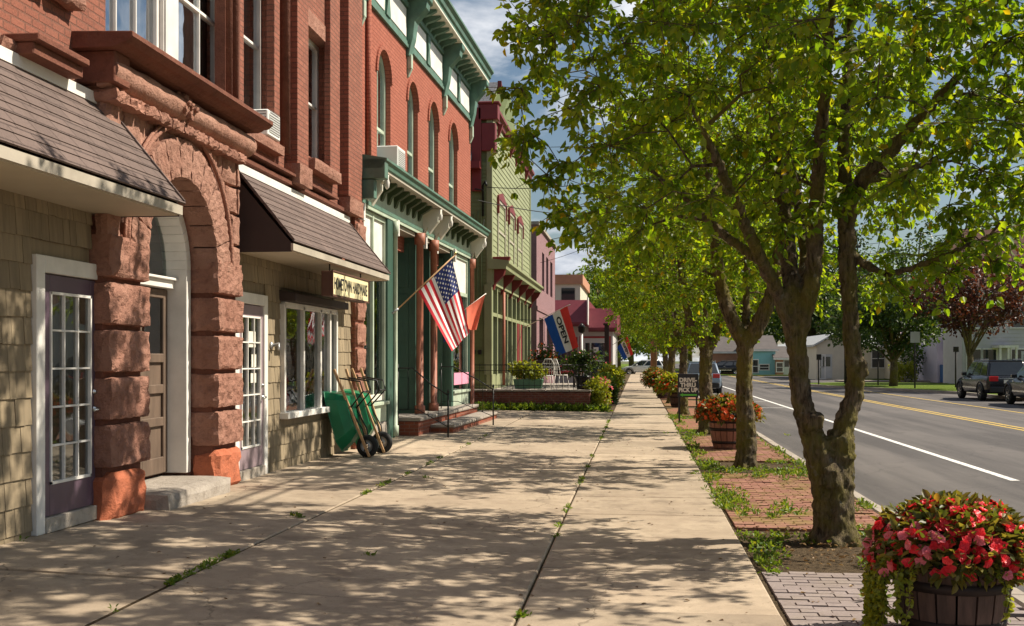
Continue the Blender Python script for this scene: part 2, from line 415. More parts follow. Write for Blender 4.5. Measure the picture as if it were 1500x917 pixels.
        for i in range(nx):
            for k in range(nz):
                face(V(i, 0, k), V(i + 1, 0, k), V(i + 1, 0, k + 1), V(i, 0, k + 1))
                face(V(i, ny, k), V(i, ny, k + 1), V(i + 1, ny, k + 1), V(i + 1, ny, k))
        for j in range(ny):
            for k in range(nz):
                face(V(0, j, k), V(0, j, k + 1), V(0, j + 1, k + 1), V(0, j + 1, k))
                face(V(nx, j, k), V(nx, j + 1, k), V(nx, j + 1, k + 1), V(nx, j, k + 1))
        old = s.smooth; s.smooth = False; s.add(vs, fs); s.smooth = old; return s
    def grid(s, fn, nu, nv):
        vs = [fn(i / nu, j / nv) for j in range(nv + 1) for i in range(nu + 1)]
        fs = [(j * (nu + 1) + i, j * (nu + 1) + i + 1, (j + 1) * (nu + 1) + i + 1, (j + 1) * (nu + 1) + i) for j in range(nv) for i in range(nu)]
        old = s.smooth; s.smooth = True; s.add(vs, fs); s.smooth = old; return s
    def build(s, name, mat, parent=None, bevel=0, local=False, seg=1):
        v = np.array(s.v, dtype=np.float64).reshape(-1, 3)
        me = bpy.data.meshes.new(name)
        uvsrc = v.copy()
        if parent is not None and not local:
            M = np.array(world_of(parent).inverted()); v = v @ M[:3, :3].T + M[:3, 3]
        elif parent is None and not local:
            pass
        me.from_pydata(v.tolist(), [], s.f)
        mats = mat if isinstance(mat, (list, tuple)) else [mat]
        for m_ in mats: me.materials.append(MATS[m_])
        nf = len(s.f)
        me.polygons.foreach_set('use_smooth', s.sm)
        if len(mats) > 1: me.polygons.foreach_set('material_index', s.mi)
        # box-projected UVs in metres
        me.update()
        no = np.empty(nf * 3); me.polygons.foreach_get('normal', no); no = np.abs(no.reshape(-1, 3))
        lt = np.array([len(f) for f in s.f]); li = np.array([i for f in s.f for i in f])
        ax = np.repeat(np.argmax(no * np.array([1.01, 1.0, 1.0]), axis=1), lt)
        P = uvsrc[li]
        uv = np.where((ax == 0)[:, None], P[:, [1, 2]], np.where((ax == 1)[:, None], P[:, [0, 2]], P[:, [0, 1]]))
        ul = me.uv_layers.new(name='UVMap'); ul.data.foreach_set('uv', uv.astype(np.float32).ravel())
        o = bpy.data.objects.new(name, me); COL.objects.link(o)
        if parent is not None: o.parent = parent
        if bevel:
            b = o.modifiers.new('bevel', 'BEVEL'); b.width = bevel; b.segments = seg; b.limit_method = 'ANGLE'; b.angle_limit = R(50)
        return o
def split(b, name, mat, parent=None, bevel=0, local=False, chunk=None):
    """one object for every separate solid collected in b"""
    n = len(b.v); up = list(range(n))
    def find(i):
        while up[i] != i: up[i] = up[up[i]]; i = up[i]
        return i
    for f in b.f:
        r = find(f[0])
        for i in f[1:]: up[find(i)] = r
    groups = {}
    for k, f in enumerate(b.f): groups.setdefault(find(f[0]), []).append(k)
    res = []
    for ks in groups.values():
        c = MB(); mp = {}
        for k in ks:
            for i in b.f[k]:
                if i not in mp: mp[i] = len(c.v); c.v.append(b.v[i])
            c.f.append([mp[i] for i in b.f[k]]); c.mi.append(b.mi[k]); c.sm.append(b.sm[k])
        res.append(c.build(name, mat, parent, bevel, local))
    return res
def world_of(o):
    M = Matrix.LocRotScale(o.location, o.rotation_euler, o.scale)
    return world_of(o.parent) @ M if o.parent else M

def tag(o, label=None, cat=None, group=None, kind=None):
    if label: o['label'] = label
    if cat: o['category'] = cat
    if group: o['group'] = group
    if kind: o['kind'] = kind
    return o
def thing(name, label, cat, loc=(0, 0, 0), rz=0, group=None):
    o = bpy.data.objects.new(name, None); COL.objects.link(o); o.location = loc; o.rotation_euler = (0, 0, rz)
    o.empty_display_size = .2
    return tag(o, label, cat, group)
def copy_tree(o, parent=None, loc=None, rz=None, label=None, scale=None):
    c = o.copy(); COL.objects.link(c); c.parent = parent
    if loc is not None: c.location = loc
    if rz is not None: c.rotation_euler = (0, 0, rz)
    if scale is not None: c.scale = (scale,) * 3
    if label: c['label'] = label
    for ch in [x for x in bpy.data.objects if x.parent == o]: copy_tree(ch, c)
    return c
def bx(name, mat, parent, *a, bevel=0, local=False):
    return MB().box(*a).build(name, mat, parent, bevel, local)

# text -> mesh data
def text_geo(body, size, bold=.0, extrude=0):
    cu = bpy.data.curves.new('txt', 'FONT'); cu.body = body; cu.size = size; cu.offset = bold; cu.extrude = extrude
    cu.align_x = 'CENTER'; cu.align_y = 'CENTER'; cu.resolution_u = 3
    o = bpy.data.objects.new('txt', cu); COL.objects.link(o)
    dg = bpy.context.evaluated_depsgraph_get(); me = bpy.data.meshes.new_from_object(o.evaluated_get(dg))
    vs = [v.co.copy() for v in me.vertices]; fs = [list(p.vertices) for p in me.polygons]
    bpy.data.objects.remove(o); bpy.data.curves.remove(cu); bpy.data.meshes.remove(me)
    return vs, fs
def leaf_mesh(name, P, D, Nn, L, Wd, mats, parent, mi=None):
    """six-vertex folded leaves: base P, direction D, normal Nn, length L, half width Wd"""
    n = len(P)
    D = D / np.linalg.norm(D, axis=1, keepdims=True)
    S = np.cross(D, Nn); S /= np.maximum(np.linalg.norm(S, axis=1, keepdims=True), 1e-6)
    U = np.cross(S, D)
    L = L[:, None]; Wd = Wd[:, None]
    V = np.stack([P, P + D * L * .35 + S * Wd + U * Wd * .45, P + D * L * .72 + S * Wd * .75 + U * Wd * .2, P + D * L - U * L * .12,
                  P + D * L * .72 - S * Wd * .75 + U * Wd * .2, P + D * L * .35 - S * Wd + U * Wd * .45], axis=1).reshape(-1, 3)
    if parent is not None:
        M = np.array(world_of(parent).inverted()); V = V @ M[:3, :3].T + M[:3, 3]
    b = (np.arange(n) * 6)[:, None]
    loops = np.concatenate([b + np.array([[0, 1, 2, 3]]), b + np.array([[0, 3, 4, 5]])], axis=1).ravel()
    me = bpy.data.meshes.new(name)
    me.vertices.add(n * 6); me.vertices.foreach_set('co', V.astype(np.float32).ravel())
    me.loops.add(n * 8); me.loops.foreach_set('vertex_index', loops.astype(np.int32))
    me.polygons.add(n * 2); me.polygons.foreach_set('loop_start', (np.arange(n * 2) * 4).astype(np.int32))
    for m_ in (mats if isinstance(mats, list) else [mats]): me.materials.append(MATS[m_])
    if mi is not None: me.polygons.foreach_set('material_index', np.repeat(mi, 2).astype(np.int32))
    me.update(calc_edges=True)
    o = bpy.data.objects.new(name, me); COL.objects.link(o)
    if parent is not None: o.parent = parent
    return o
def rvec(n): 
    v = rng.normal(size=(n, 3)); return v / np.linalg.norm(v, axis=1, keepdims=True)
def foliage(name, centers, per, spread, leaf, mat, parent, squash=1., droop=.2, aspect=.32):
    C = np.repeat(np.array(centers), per, axis=0); n = len(C)
    r = rvec(n) * (rng.random((n, 1)) ** .45) * spread; r[:, 2] *= squash
    D = r / spread + rvec(n) * .7; D[:, 2] -= droop
    L = leaf * (.65 + .7 * rng.random(n))
    Nn = rvec(n) + np.array([0, 0, .8])
    return leaf_mesh(name, C + r, D, Nn, L, L * aspect, mat, parent)
# ================================================================== ground
def gz(X, Y):
    if X >= -.74: return 0.
    t = min(1, (-.74 - X) / 4.1)
    k = max(0., min(1., (Y - 8) / 9.))
    return t * (.19 + (.07 - .19) * k)

def struct(o): o['kind'] = 'structure'; return o
g = MB().box(-400, 400, -100, 900, -1.2, -.16); struct(g.build('ground', 'ground_soil'))
b = MB().box(2.66, 90, -30, 420, -.3, -.12); struct(b.build('road', 'asphalt'))
b = MB()
for (a0, a1, c0, c1, z) in ((-6.5, -.74, -4, 34, None), (-.74, .93, -4, 150, 0)):
    pass
# dirt bed seen in the joints and the tree pits
b = MB(); b.box(.88, 2.5, -4, 150, -.158, -.035)
struct(b.build('planting_bed', 'soil'))
b = MB()
ys = [-4] + [i * 1. for i in range(-3, 36)]
for i in range(len(ys) - 1):
    y0, y1 = ys[i], ys[i + 1]
    q = [(X, Y, gz(X, Y) - .022) for X, Y in ((-5.4, y0), (-.7, y0), (-.7, y1), (-5.4, y1))]
    b.quad(*q)
for i in range(0, 74):
    y0, y1 = -3 + i * .5, -2.5 + i * .5
    b.quad(*[(X, Y, gz(X, Y) - .0105) for X, Y in ((-3.1, y0), (-3.07, y0), (-3.07, y1), (-3.1, y1))])
b.quad((-.7, -4, -.022), (.93, -4, -.022), (.93, 140, -.022), (-.7, 140, -.022))
b.quad((-5.4, 34, .03), (-.7, 34, -.022), (-.7, 140, -.022), (-5.4, 140, .03))
struct(b.build('soil_under_pavement', 'soil'))

def slab(b, x0, x1, y0, y1, gap=.009):
    x0 += gap if x0 > -1 else .016; x1 -= gap; y0 += gap; y1 -= gap
    dz = random.uniform(-.004, .004); e = .012; tl = random.uniform(-.003, .003)
    def T(x, y, o=0): return (x, y, gz(x, y) + dz + o + tl * (y - y0))
    nx = 3
    xs = [x0 + (x1 - x0) * i / nx for i in range(nx + 1)]
    top = [T(x0 + e, y0 + e), T(x1 - e, y0 + e), T(x1 - e, y1 - e), T(x0 + e, y1 - e)]
    mid = [T(x0, y0, -.008), T(x1, y0, -.008), T(x1, y1, -.008), T(x0, y1, -.008)]
    low = [(p[0], p[1], p[2] - .1) for p in mid]
    b.add(top + mid + low, [(0, 1, 2, 3)] + [(4 + i, 4 + (i + 1) % 4, (i + 1) % 4, i) for i in range(4)] + [(8 + i, 8 + (i + 1) % 4, 4 + (i + 1) % 4, 4 + i) for i in range(4)])
b = MB()
y = 7.17 - 1.49 * 7; 
while y < 140:
    slab(b, -.74, .9, y, y + 1.49); y += 1.49
for (x0, x1, ph, st) in ((-3.08, -.74, 7.17, 2.98), (-5.3, -3.08, 7.35, 2.98)):
    y = ph - st * 4
    while y < 33.6:
        slab(b, x0, x1, y, min(y + st, 33.8)); y += st
struct(b.build('sidewalk', 'concrete'))

# kerb and brick paved strip
b = MB(); y = -4
while y < 150:
    b.box(2.5, 2.655, y + .004, y + 2.4 - .004, -.16, -.002 + random.uniform(-.004, .004)); y += 2.4
struct(b.build('kerb', 'concrete_curb', bevel=.02))
b = MB()
def pave(x0, x1, y0, y1, bw=.2, bh=.1, gap=.005):
    r = 0; y = y0
    while y + bh <= y1 + 1e-6:
        x = x0 - (bw / 2 if r % 2 else 0)
        while x < x1:
            a, c = max(x, x0), min(x + bw, x1)
            if c - a > .03 and random.random() > .012:
                z = -.006 + random.gauss(0, .0022) + .006 * mnoise.noise(Vector((x * 1.5, y * 1.5, 0)))
                b.box(a + gap, c - gap, y + gap, y + bh - gap, -.05, z)
            x += bw
        y += bh; r += 1
PIT = [3.2, 10.05, 17.1, 24.9, 31.5, 38, 45, 52.5, 60]
pave(.93, 2.48, 5.4, 8.75); struct(b.build('grey_brick_paving', 'paver_grey'))
b = MB(); pave(.93, 2.48, 10.9, 16.1); pave(.93, 2.48, 18.1, 23.9); struct(b.build('red_brick_paving', 'paver_red'))
b = MB()
for y0, y1 in ((26, 30.8), (32.4, 37.2), (39, 44.2), (46, 51.5)): b.box(.93, 2.48, y0, y1, -.05, -.006)
struct(b.build('far_brick_paving', 'paver_far'))
b = MB(); b.box(.93, 2.48, 53, 140, -.05, -.004); struct(b.build('grass_verge', 'grass'))

# road paint
def stripe(b, pts, w, z=-.116):
    for (xa, ya), (xb, yb) in zip(pts[:-1], pts[1:]):
        dx, dy = xb - xa, yb - ya; l = math.hypot(dx, dy); nx, ny = -dy / l * w / 2, dx / l * w / 2
        b.quad((xa - nx, ya - ny, z), (xb - nx, yb - ny, z), (xb + nx, yb + ny, z), (xa + nx, ya + ny, z))
b = MB(); stripe(b, [(5.3, 16.6 + i * 3) for i in range(0, 24)], .13); stripe(b, [(5.3 + 0, 90), (5.2, 140)], .13)
stripe(b, [(2.9, 40.2), (5.2, 40.6)], .12); stripe(b, [(2.9, 46.2), (5.2, 46.6)], .12); stripe(b, [(2.9, 52.2), (5.2, 52.6)], .12)
struct(b.build('white_road_line', 'road_paint_white'))
b = MB()
for x in (9.25, 9.52, 12.2): stripe(b, [(x, -5 + i * 6) for i in range(0, 25)], .12)
struct(b.build('yellow_road_line', 'road_paint_yellow'))

# far side verge, side road and lawns
b = MB(); b.prism([(16, -20), (16, 40), (15.75, 57), (13.6, 64), (11.6, 69.5), (10.9, 74), (11.4, 77.5), (13.5, 79.5), (19, 79), (26, 73), (34, 62), (34, -20)], 'z', -.14, -.0)
struct(b.build('lawn', 'grass'))
b = MB(); b.prism([(15.85, -20), (15.85, 40), (15.6, 57), (13.45, 63.9), (11.45, 69.4), (10.74, 74), (11.3, 77.6), (11.5, 77.4), (10.9, 74), (11.6, 69.5), (13.6, 64), (15.75, 57), (16, 40), (16, -20)], 'z', -.15, .012)
struct(b.build('far_kerb', 'concrete_curb'))
b = MB(); b.prism([(5.5, 118), (60, 112), (90, 112), (90, 200), (5.5, 200)], 'z', -.14, -.02)
b.prism([(15.5, 96), (40, 92), (90, 92), (90, 108), (15.5, 108)], 'z', -.14, -.03)
b.prism([(-60, 150), (-1, 150), (-1, 380), (-60, 380)], 'z', -.14, -.02)
struct(b.build('far_lawn', 'grass'))
b = MB(); b.prism([(15, 86.5), (70, 82), (70, 84), (15, 88.5)], 'z', -.14, .0)
struct(b.build('far_pavement', 'concrete_curb'))

# ================================================================== brick and stone building with the shingled shop fronts
WX = -4.85
bldA = thing('brick_building', 'red brick and rock faced brownstone building with arched doorway and two shingled shop fronts', 'building', (-5, 12, .1))
A = bldA
Yend = 19.12
# backing masses
b = MB(); b.box(-14, -5.35, 1.5, Yend, -.1, 12); b.build('masonry_core', 'old_red_brick', A)
# --- upper brick wall with window openings (front face at WXu)
WXu = -4.92
y_wa = (YW(150, -4.95), YW(240, -4.95)); y_wb = (YW(262, -4.95), YW(328, -4.95))
y_w1 = (14.05, 14.86); y_w1 = (YW(357, WXu), YW(400, WXu)); y_w2 = (YW(450, WXu), YW(483, WXu))
def wall_open(b, X0, X1, ya, yb, za, zb, opens):
    """wall between X0 (front) and X1 with rectangular openings (y0,y1,z0,z1)"""
    opens = sorted(opens); y = ya
    for o in opens:
        b.box(X1, X0, y, o[0], za, zb)
        if o[2] > za: b.box(X1, X0, o[0], o[1], za, o[2])
        if o[3] < zb: b.box(X1, X0, o[0], o[1], o[3], zb)
        y = o[1]
    b.box(X1, X0, y, yb, za, zb)
b = MB()
wall_open(b, WXu, -5.36, 1.5, Yend, 3.6, 12.0, [(y_wa[0], y_wb[1], 4.47, 7.4), (y_w1[0], y_w1[1], 4.5, 7.2), (y_w2[0], y_w2[1], 4.66, 6.62), (3.2, 4.6, 4.6, 7), (6.0, 7.4, 4.9, 7.4)])
b.build('upper_wall', 'old_red_brick', A)
# pilasters standing proud of the wall
b = MB()
P1 = (YW(436, -4.74), YW(452, -4.74)); P2 = (YW(511, -4.74), Yend - .01)
b.box(-4.93, -4.74, *P1, 4.32, 12); b.box(-4.93, -4.74, *P2, 4.3, 12)
b.box(-4.93, -4.76, YW(118, -4.76), YW(136, -4.76), 4.8, 12)
b.box(-4.93, -4.83, YW(484, -4.83), YW(498, -4.83), 4.6, 12)
b.box(-4.93, -4.82, YW(402, -4.82), YW(410, -4.82), 4.5, 12)
split(b, 'pilaster', 'old_red_brick', A, bevel=.006)
b = MB()
for y in (YW(336, -4.78), YW(345, -4.78), YW(416, -4.83)):
    b.tube([(-4.82, y, 4.42), (-4.82, y, 12)], .075, 14)
b.box(-4.93, -4.8, YW(330, -4.8), YW(352, -4.8), 4.42, 12)
split(b, 'colonnette', 'brownstone_dark', A)
# corbels below the pilasters
b = MB()
b.rock(-4.93, -4.68, P1[0] - .05, P1[1] + .05, 4.05, 4.36, (3, 3, 3), .012); b.rock(-4.93, -4.7, P2[0] - .02, P2[1], 4.02, 4.3, (3, 3, 3), .012)
split(b, 'corbel', 'brownstone', A)
# stone sills and string courses
b = MB()
b.rock(-5.0, -4.78, y_w1[0] - .45, y_w1[1] + .1, 4.36, 4.5, (2, 14, 2), .008, .01)
b.rock(-5.0, -4.76, y_w2[0] - .1, y_w2[1] + .2, 4.42, 4.62, (2, 14, 3), .012, .02)
split(b, 'window_sill', 'brownstone', A)
b = MB(); b.rock(-5., -4.80, 13.1, Yend, 4.03, 4.1, (2, 30, 1), .006, .01); b.rock(-5., -4.74, 13.1, 17.6, 4.14, 4.19, (2, 24, 1), .004, .01)
split(b, 'string_course', 'brownstone_dark', A)
# rough stone band and ledge at the near end
b = MB()
y = 5.2
while y < 9.3:
    w = random.uniform(.35, .6); b.rock(-4.95, -4.77, y, min(y + w, 9.55) - .012, 4.62, 4.86, (3, 6, 4), .035, .03); y += w
y = 5.2
while y < 9.2:
    w = random.uniform(.3, .5); b.rock(-4.95, -4.82, y, min(y + w, 9.4) - .01, 3.99, 4.1, (3, 5, 2), .022, .02); y += w
split(b, 'rough_stone_band', 'brownstone', A)
b = MB(); b.box(-4.95, -4.62, YW(57, -4.62), YW(132, -4.62), 4.08, 4.14); b.box(-4.95, -4.68, YW(57, -4.62) + .03, YW(132, -4.62), 3.98, 4.08)
split(b, 'stone_ledge', 'brownstone_dark', A, bevel=.01)

# --- windows
def sash_window(parent, X, y0, y1, z0, z1, fw=.07, frame='white_paint', pane='glass_upper', bars=(), vb=(), curtain=True, arch=False, name='window', local=False, depth=.3):
    b = MB()
    b.box(X - .08, X, y0, y0 + fw, z0, z1); b.box(X - .08, X, y1 - fw, y1, z0, z1)
    b.box(X - .08, X - .001, y0 + fw, y1 - fw, z0, z0 + fw); b.box(X - .08, X - .001, y0 + fw, y1 - fw, z1 - fw, z1)
    for z in bars: b.box(X - .07, X - .008, y0 + fw, y1 - fw, z - .02, z + .02)
    for (y, w) in vb: b.box(X - .07, X - .010, y - w / 2, y + w / 2, z0 + fw, z1 - fw)
    f = b.build(name, frame, parent, bevel=.004, local=local)
    MB().quad((X - .045, y0 + fw, z0 + fw), (X - .045, y1 - fw, z0 + fw), (X - .045, y1 - fw, z1 - fw), (X - .045, y0 + fw, z1 - fw)).build('pane', pane, f, local=local)
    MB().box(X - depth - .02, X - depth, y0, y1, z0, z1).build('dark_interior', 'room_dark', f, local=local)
    if curtain:
        def cf(u, v):
            y = y0 + fw + (y1 - y0 - 2 * fw) * u
            return (X - .14 + .02 * math.sin(u * 60) + .012 * math.sin(u * 23 + v * 3), y, z0 + (z1 - z0) * v)
        MB().grid(cf, 48, 3).build('curtain', 'curtain', f, local=local)
    return f
sash_window(A, -5.0, y_wa[0], y_wa[1], 4.47, 7.3, .06, bars=(5.6,), vb=((y_wa[0] + (y_wa[1] - y_wa[0]) * .3, .02), (y_wa[0] + (y_wa[1] - y_wa[0]) * .62, .02)))
sash_window(A, -5.0, y_wb[0], y_wb[1], 4.47, 7.3, .09, bars=(5.6,), vb=((y_wb[0] + (y_wb[1] - y_wb[0]) * .55, .02),))
b = MB(); b.box(-5.1, -4.955, y_wa[1], y_wb[0], 4.47, 7.4); b.box(-5.05, -4.935, y_wa[1] + .02, y_wa[1] + .06, 4.47, 7.4); b.build('mullion_panel', 'white_paint', A)
sash_window(A, -5.08, y_w1[0], y_w1[1], 4.5, 7.2, .08, bars=(5.8, 6.6))
sash_window(A, -5.10, y_w2[0], y_w2[1], 4.66, 6.62, .09, bars=(5.6,))
sash_window(A, -5.10, 6.0, 7.4, 4.9, 7.4, .08, bars=(6.,)); sash_window(A, -5.10, 3.2, 4.6, 4.6, 7., .08, bars=(6.,))
b = MB(); b.box(-5.2, -4.905, y_w2[0] - .06, y_w2[1] + .06, 6.612, 6.86); b.build('lintel', 'brownstone', A)

# --- stone arch bay
SX = -4.72
YA0, YA1 = 9.60, 13.02; yc, RI, RO = 11.325, .885, 1.30; ZS = 2.60
b = MB()   # spandrels: backing with a round hole
nseg = 28
for i in range(nseg):
    a0, a1 = PI * i / nseg, PI * (i + 1) / nseg
    r = 1.24
    p0 = (yc - r * math.cos(a0), ZS + r * math.sin(a0)); p1 = (yc - r * math.cos(a1), ZS + r * math.sin(a1))
    b.prism([p0, p1, (p1[0], 4.02), (p0[0], 4.02)], 'x', -5.3, SX - .02)
b.build('spandrel_backing', 'brownstone_pale', A)
b = MB()   # rock faced blocks of the spandrels and jambs above the piers
def span_blocks(y0, y1):
    for zi, (za, zb) in enumerate(((2.6, 2.93), (2.95, 3.3), (3.32, 3.62), (3.64, 3.98))):
        y = y0
        while y < y1 - .02:
            w = min(random.uniform(.3, .5), y1 - y)
            cz = (za + zb) / 2 - ZS
            def inside(yy): return math.hypot(yy - yc, cz) < 1.40
            ya, yb = y, y + w - .012
            # clip the block against the arch hood
            rr = math.sqrt(max(0, 1.43 ** 2 - max(0, za - ZS) ** 2)) if (za - ZS) < 1.43 else 0
            lo, hi = yc - rr, yc + rr
            if yb <= lo or ya >= hi: segs = [(ya, yb)]
            else: segs = [(ya, min(yb, lo)), (max(ya, hi), yb)]
            for s0, s1 in segs:
                if s1 - s0 > .05: b.rock(SX - .12, SX + .005, s0, s1, za, zb, (2, 5, 5), .022, .018)
            y += w
span_blocks(YA0, YA1)
split(b, 'spandrel_block', 'brownstone_pale', A)
b = MB()   # voussoirs
nv = 11
for i in range(nv):
    a0 = PI * i / nv + .006; a1 = PI * (i + 1) / nv - .006
    am = (a0 + a1) / 2
    def fm(q, a0=a0, a1=a1):
        a = a0 + (a1 - a0) * q.y; r = q.z
        return Vector((q.x, yc - r * math.cos(a), ZS + r * math.sin(a)))
    b.rock(-5.0, SX + .04, 0, 1, RI, RO, (3, 8, 10), .014, .012, fm, freq=11)
split(b, 'voussoir', 'brownstone_pale', A)
b = MB()   # intrados lining, smooth
def lin(u, v): a = PI * u; return (-5.32 + .36 * v, yc - (RI + .012) * math.cos(a), ZS + (RI + .012) * math.sin(a))
b.grid(lin, 30, 3)
b.build('arch_soffit', 'brownstone', A)
b = MB()   # hood moulding
for r, rad, x in ((1.345, .026, SX + .025), (1.39, .018, SX + .02)):
    b.tube([(x, yc - r * math.cos(PI * k / 40), ZS + .06 + r * math.sin(PI * k / 40) ) for k in range(41)], rad, 8)
b.build('hood_moulding', 'brownstone', A)
def pier(y0, y1, far=False):
    xr = -5.02
    b = MB(); b.rock(xr, SX + .03, y0, y1, .1, .57, (6, 9, 7), .028, .05, freq=6)
    split(b, 'painted_pier_base', 'painted_base_stone', A)
    b = MB(); z = .62
    for k in range(5):
        b.rock(xr, SX + .045, y0 + .005, y1 - .005, z, z + .385, (5, 16, 9), .022, .014, freq=11); z += .43
    split(b, 'pier_block', 'brownstone', A)
    b = MB(); b.box(-5.32, SX - .05, y0 + .03, y1 - .03, .1, 2.76); b.build('pier_joint', 'brownstone_dark', A)
pier(YA0, yc - RI); pier(yc + RI, YA1)
b = MB(); b.box(-5.34, -5.02, yc + RI, yc + RI + .1, .1, 2.6); b.box(-5.34, -5.02, yc - RI - .1, yc - RI, .1, 2.6); split(b, 'arch_reveal', 'brownstone', A)
# bay cap: carved band, torus roll, cornice slab
b = MB()
y = YA0 - .05
b.box(-5.0, SX + .07, YA0 - .02, YA1, 3.93, 4.04)
while y < YA1 - .1:
    b.rock(-5.0, SX + .12, y, y + .3, 3.9, 4.02, (3, 7, 3), .03, .015, freq=16); y += .31
b.build('carved_band', 'brownstone', A)
b = MB(); ye0, ye1 = YA0 - .12, YA1 + .12
prof = [(-4.75 + .2 * math.cos(t), 4.165 + .15 * math.sin(t)) for t in [(-PI / 2) + PI * k / 14 for k in range(15)]]
def tor(u, v):
    k = v * 14; i = min(13, int(k)); f = k - i
    x = prof[i][0] * (1 - f) + prof[i + 1][0] * f; z = prof[i][1] * (1 - f) + prof[i + 1][1] * f
    yy = ye0 + (ye1 - ye0) * u
    d = .014 * mnoise.noise(Vector((yy * 5, x * 9, z * 9)))
    return (x + d, yy, z + d)
b.grid(tor, 60, 14)
b.prism([(p[0], p[1]) for p in prof], 'y', ye0, ye0 + .001); b.prism([(p[0], p[1]) for p in prof], 'y', ye1 - .001, ye1)
for yy in (ye0 + .75, ye0 + 1.7, ye0 + 2.6):
    pts = [(-4.74 + .225 * math.cos(t), yy, 4.165 + .17 * math.sin(t)) for t in [(-PI / 2) + PI * k / 14 for k in range(15)]]
b.build('torus_roll', 'brownstone_pale', A)
b = MB()   # foliate boss on the roll
for k in range(26):
    a = random.uniform(-1.2, 1.2); yy = ye0 + 1.62 + random.uniform(-.16, .16)
    c = Vector((-4.75 + .205 * math.cos(a), yy, 4.165 + .155 * math.sin(a))); r = random.uniform(.025, .045)
    b.rock(c.x - r, c.x + r, c.y - r, c.y + r, c.z - r, c.z + r, (2, 2, 2), .015, .02)
split(b, 'carved_boss', 'brownstone', A)
b = MB()
cprof = [(-5., 4.32), (-4.55, 4.32), (-4.5, 4.335), (-4.47, 4.355), (-4.42, 4.36), (-4.39, 4.38), (-4.36, 4.41), (-4.36, 4.455), (-5., 4.475)]
b.prism(cprof, 'y', ye0 - .12, ye1 + .02)
b.build('cornice_slab', 'brownstone_dark', A, bevel=.006)
b = MB(); b.box(-5., -4.57, ye0 - .02, ye0 + .28, 4.04, 4.32); b.build('cornice_end_block', 'brownstone_dark', A, bevel=.01)

# --- arched doorway: frame, fanlight, panelled door, stone step
DX = -5.2
b = MB()
b.box(DX - .12, -5.0, yc + RI - .12, yc + RI - .002, .33, 2.6)      # far jamb, deep panel seen from the street
b.box(DX - .12, -5.0, yc - RI + .002, yc - RI + .12, .33, 2.6)
b.box(DX - .1, DX + .06, yc - RI + .12, yc + RI - .12, 2.38, 2.47); b.box(DX - .1, DX + .1, yc - RI + .12, yc + RI - .12, 2.47, 2.50)
for k in range(24):
    a0, a1 = PI * k / 24, PI * (k + 1) / 24
    P = [(yc - r * math.cos(a), ZS + r * math.sin(a)) for r, a in ((RI - .002, a0), (RI - .002, a1), (RI - .12, a1), (RI - .12, a0))]
    b.prism(P, 'x', DX - .12, -5.0)
for ang in (60, 90, 120):
    a = R(ang); b.tube([(DX - .02, yc, 2.5), (DX - .02, yc - .76 * math.cos(a), ZS + .76 * math.sin(a))], .018, 6)
fr = b.build('arched_door_frame', 'white_paint', A, bevel=.006)
b = MB(); b.prism([(yc - .77, 2.5)] + [(yc - .77 * math.cos(PI * k / 20), ZS + .77 * math.sin(PI * k / 20)) for k in range(21)] + [(yc + .77, 2.5)], 'x', DX - .05, DX - .04)
b.build('fanlight_pane', 'glass_green', fr)
dy0, dy1 = yc - .765, yc + .30
b = MB(); b.box(DX - .1, DX - .055, dy0, yc + .765, .33, 2.38)
st = lambda a, c, e, f: b.box(DX - .055, DX - .02, a, c, e, f)
dd0, dd1 = yc - .76, yc + .76
for (p0, p1) in ((dd0, yc - .01), (yc + .01, dd1)):
    st(p0, p0 + .1, .34, 2.37); st(p1 - .1, p1, .34, 2.37)
    for z0, z1 in ((.34, .52), (.86, .96), (1.22, 1.32), (1.56, 1.66), (2.27, 2.37)): st(p0 + .1, p1 - .1, z0, z1)
dr = b.build('wooden_door', 'old_wood_door', A, bevel=.008)
b = MB()
for (p0, p1) in ((dd0, yc - .01), (yc + .01, dd1)): b.box(DX - .054, DX - .045, p0 + .1, p1 - .1, 1.66, 2.27)
b.build('pane', 'glass_green', dr)
b = MB(); b.box(DX - .02, DX - .008, yc - .08, yc - .045, 1.2, 1.42); b.tube([(DX - .02, yc - .062, 1.3), (DX + .04, yc - .062, 1.3)], .022, 10); b.build('handle', 'dark_brown', dr)
b = MB(); b.rock(-5.45, -4.5, yc - RI + .015, yc + RI - .03, .0, .30, (8, 16, 4), .012, .03); b.build('door_step', 'slab_stone', A)

# --- shingled shop walls
def shakes(y0, y1, z0, z1, skip, X=WX):
    b = MB(); b.box(X - .4, X - .03, y0, y1, z0 - .05, z1)
    k = 0; z = z0
    while z < z1:
        y = y0 - random.uniform(0, .12); zt = min(z + .215, z1)
        while y < y1:
            w = random.uniform(.09, .19); a, c = max(y, y0), min(y + w, y1)
            cy, cz = (a + c) / 2, z + .1
            segs = [(a, c)]
            for (s0, s1, t0, t1) in skip:
                if zt > t0 and z < t1:
                    nsg = []
                    for p, q in segs:
                        if q <= s0 or p >= s1: nsg.append((p, q))
                        else:
                            if p < s0: nsg.append((p, s0))
                            if q > s1: nsg.append((s1, q))
                    segs = nsg
            for p, q in segs:
                if q - p > .02:
                    dx = random.uniform(-.003, .004); dz = random.uniform(-.004, .004)
                    b.prism([(X - .035, z + dz), (X + dx + .004, z + dz), (X - .012 + dx, zt + .02), (X - .035, zt + .02)], 'y', p + .0025, q - .0025)
            y += w
        z += .215
    return b
d1 = (YW(59, -4.86), YW(138, -4.86)); d1s = d1
ztop = 2.93
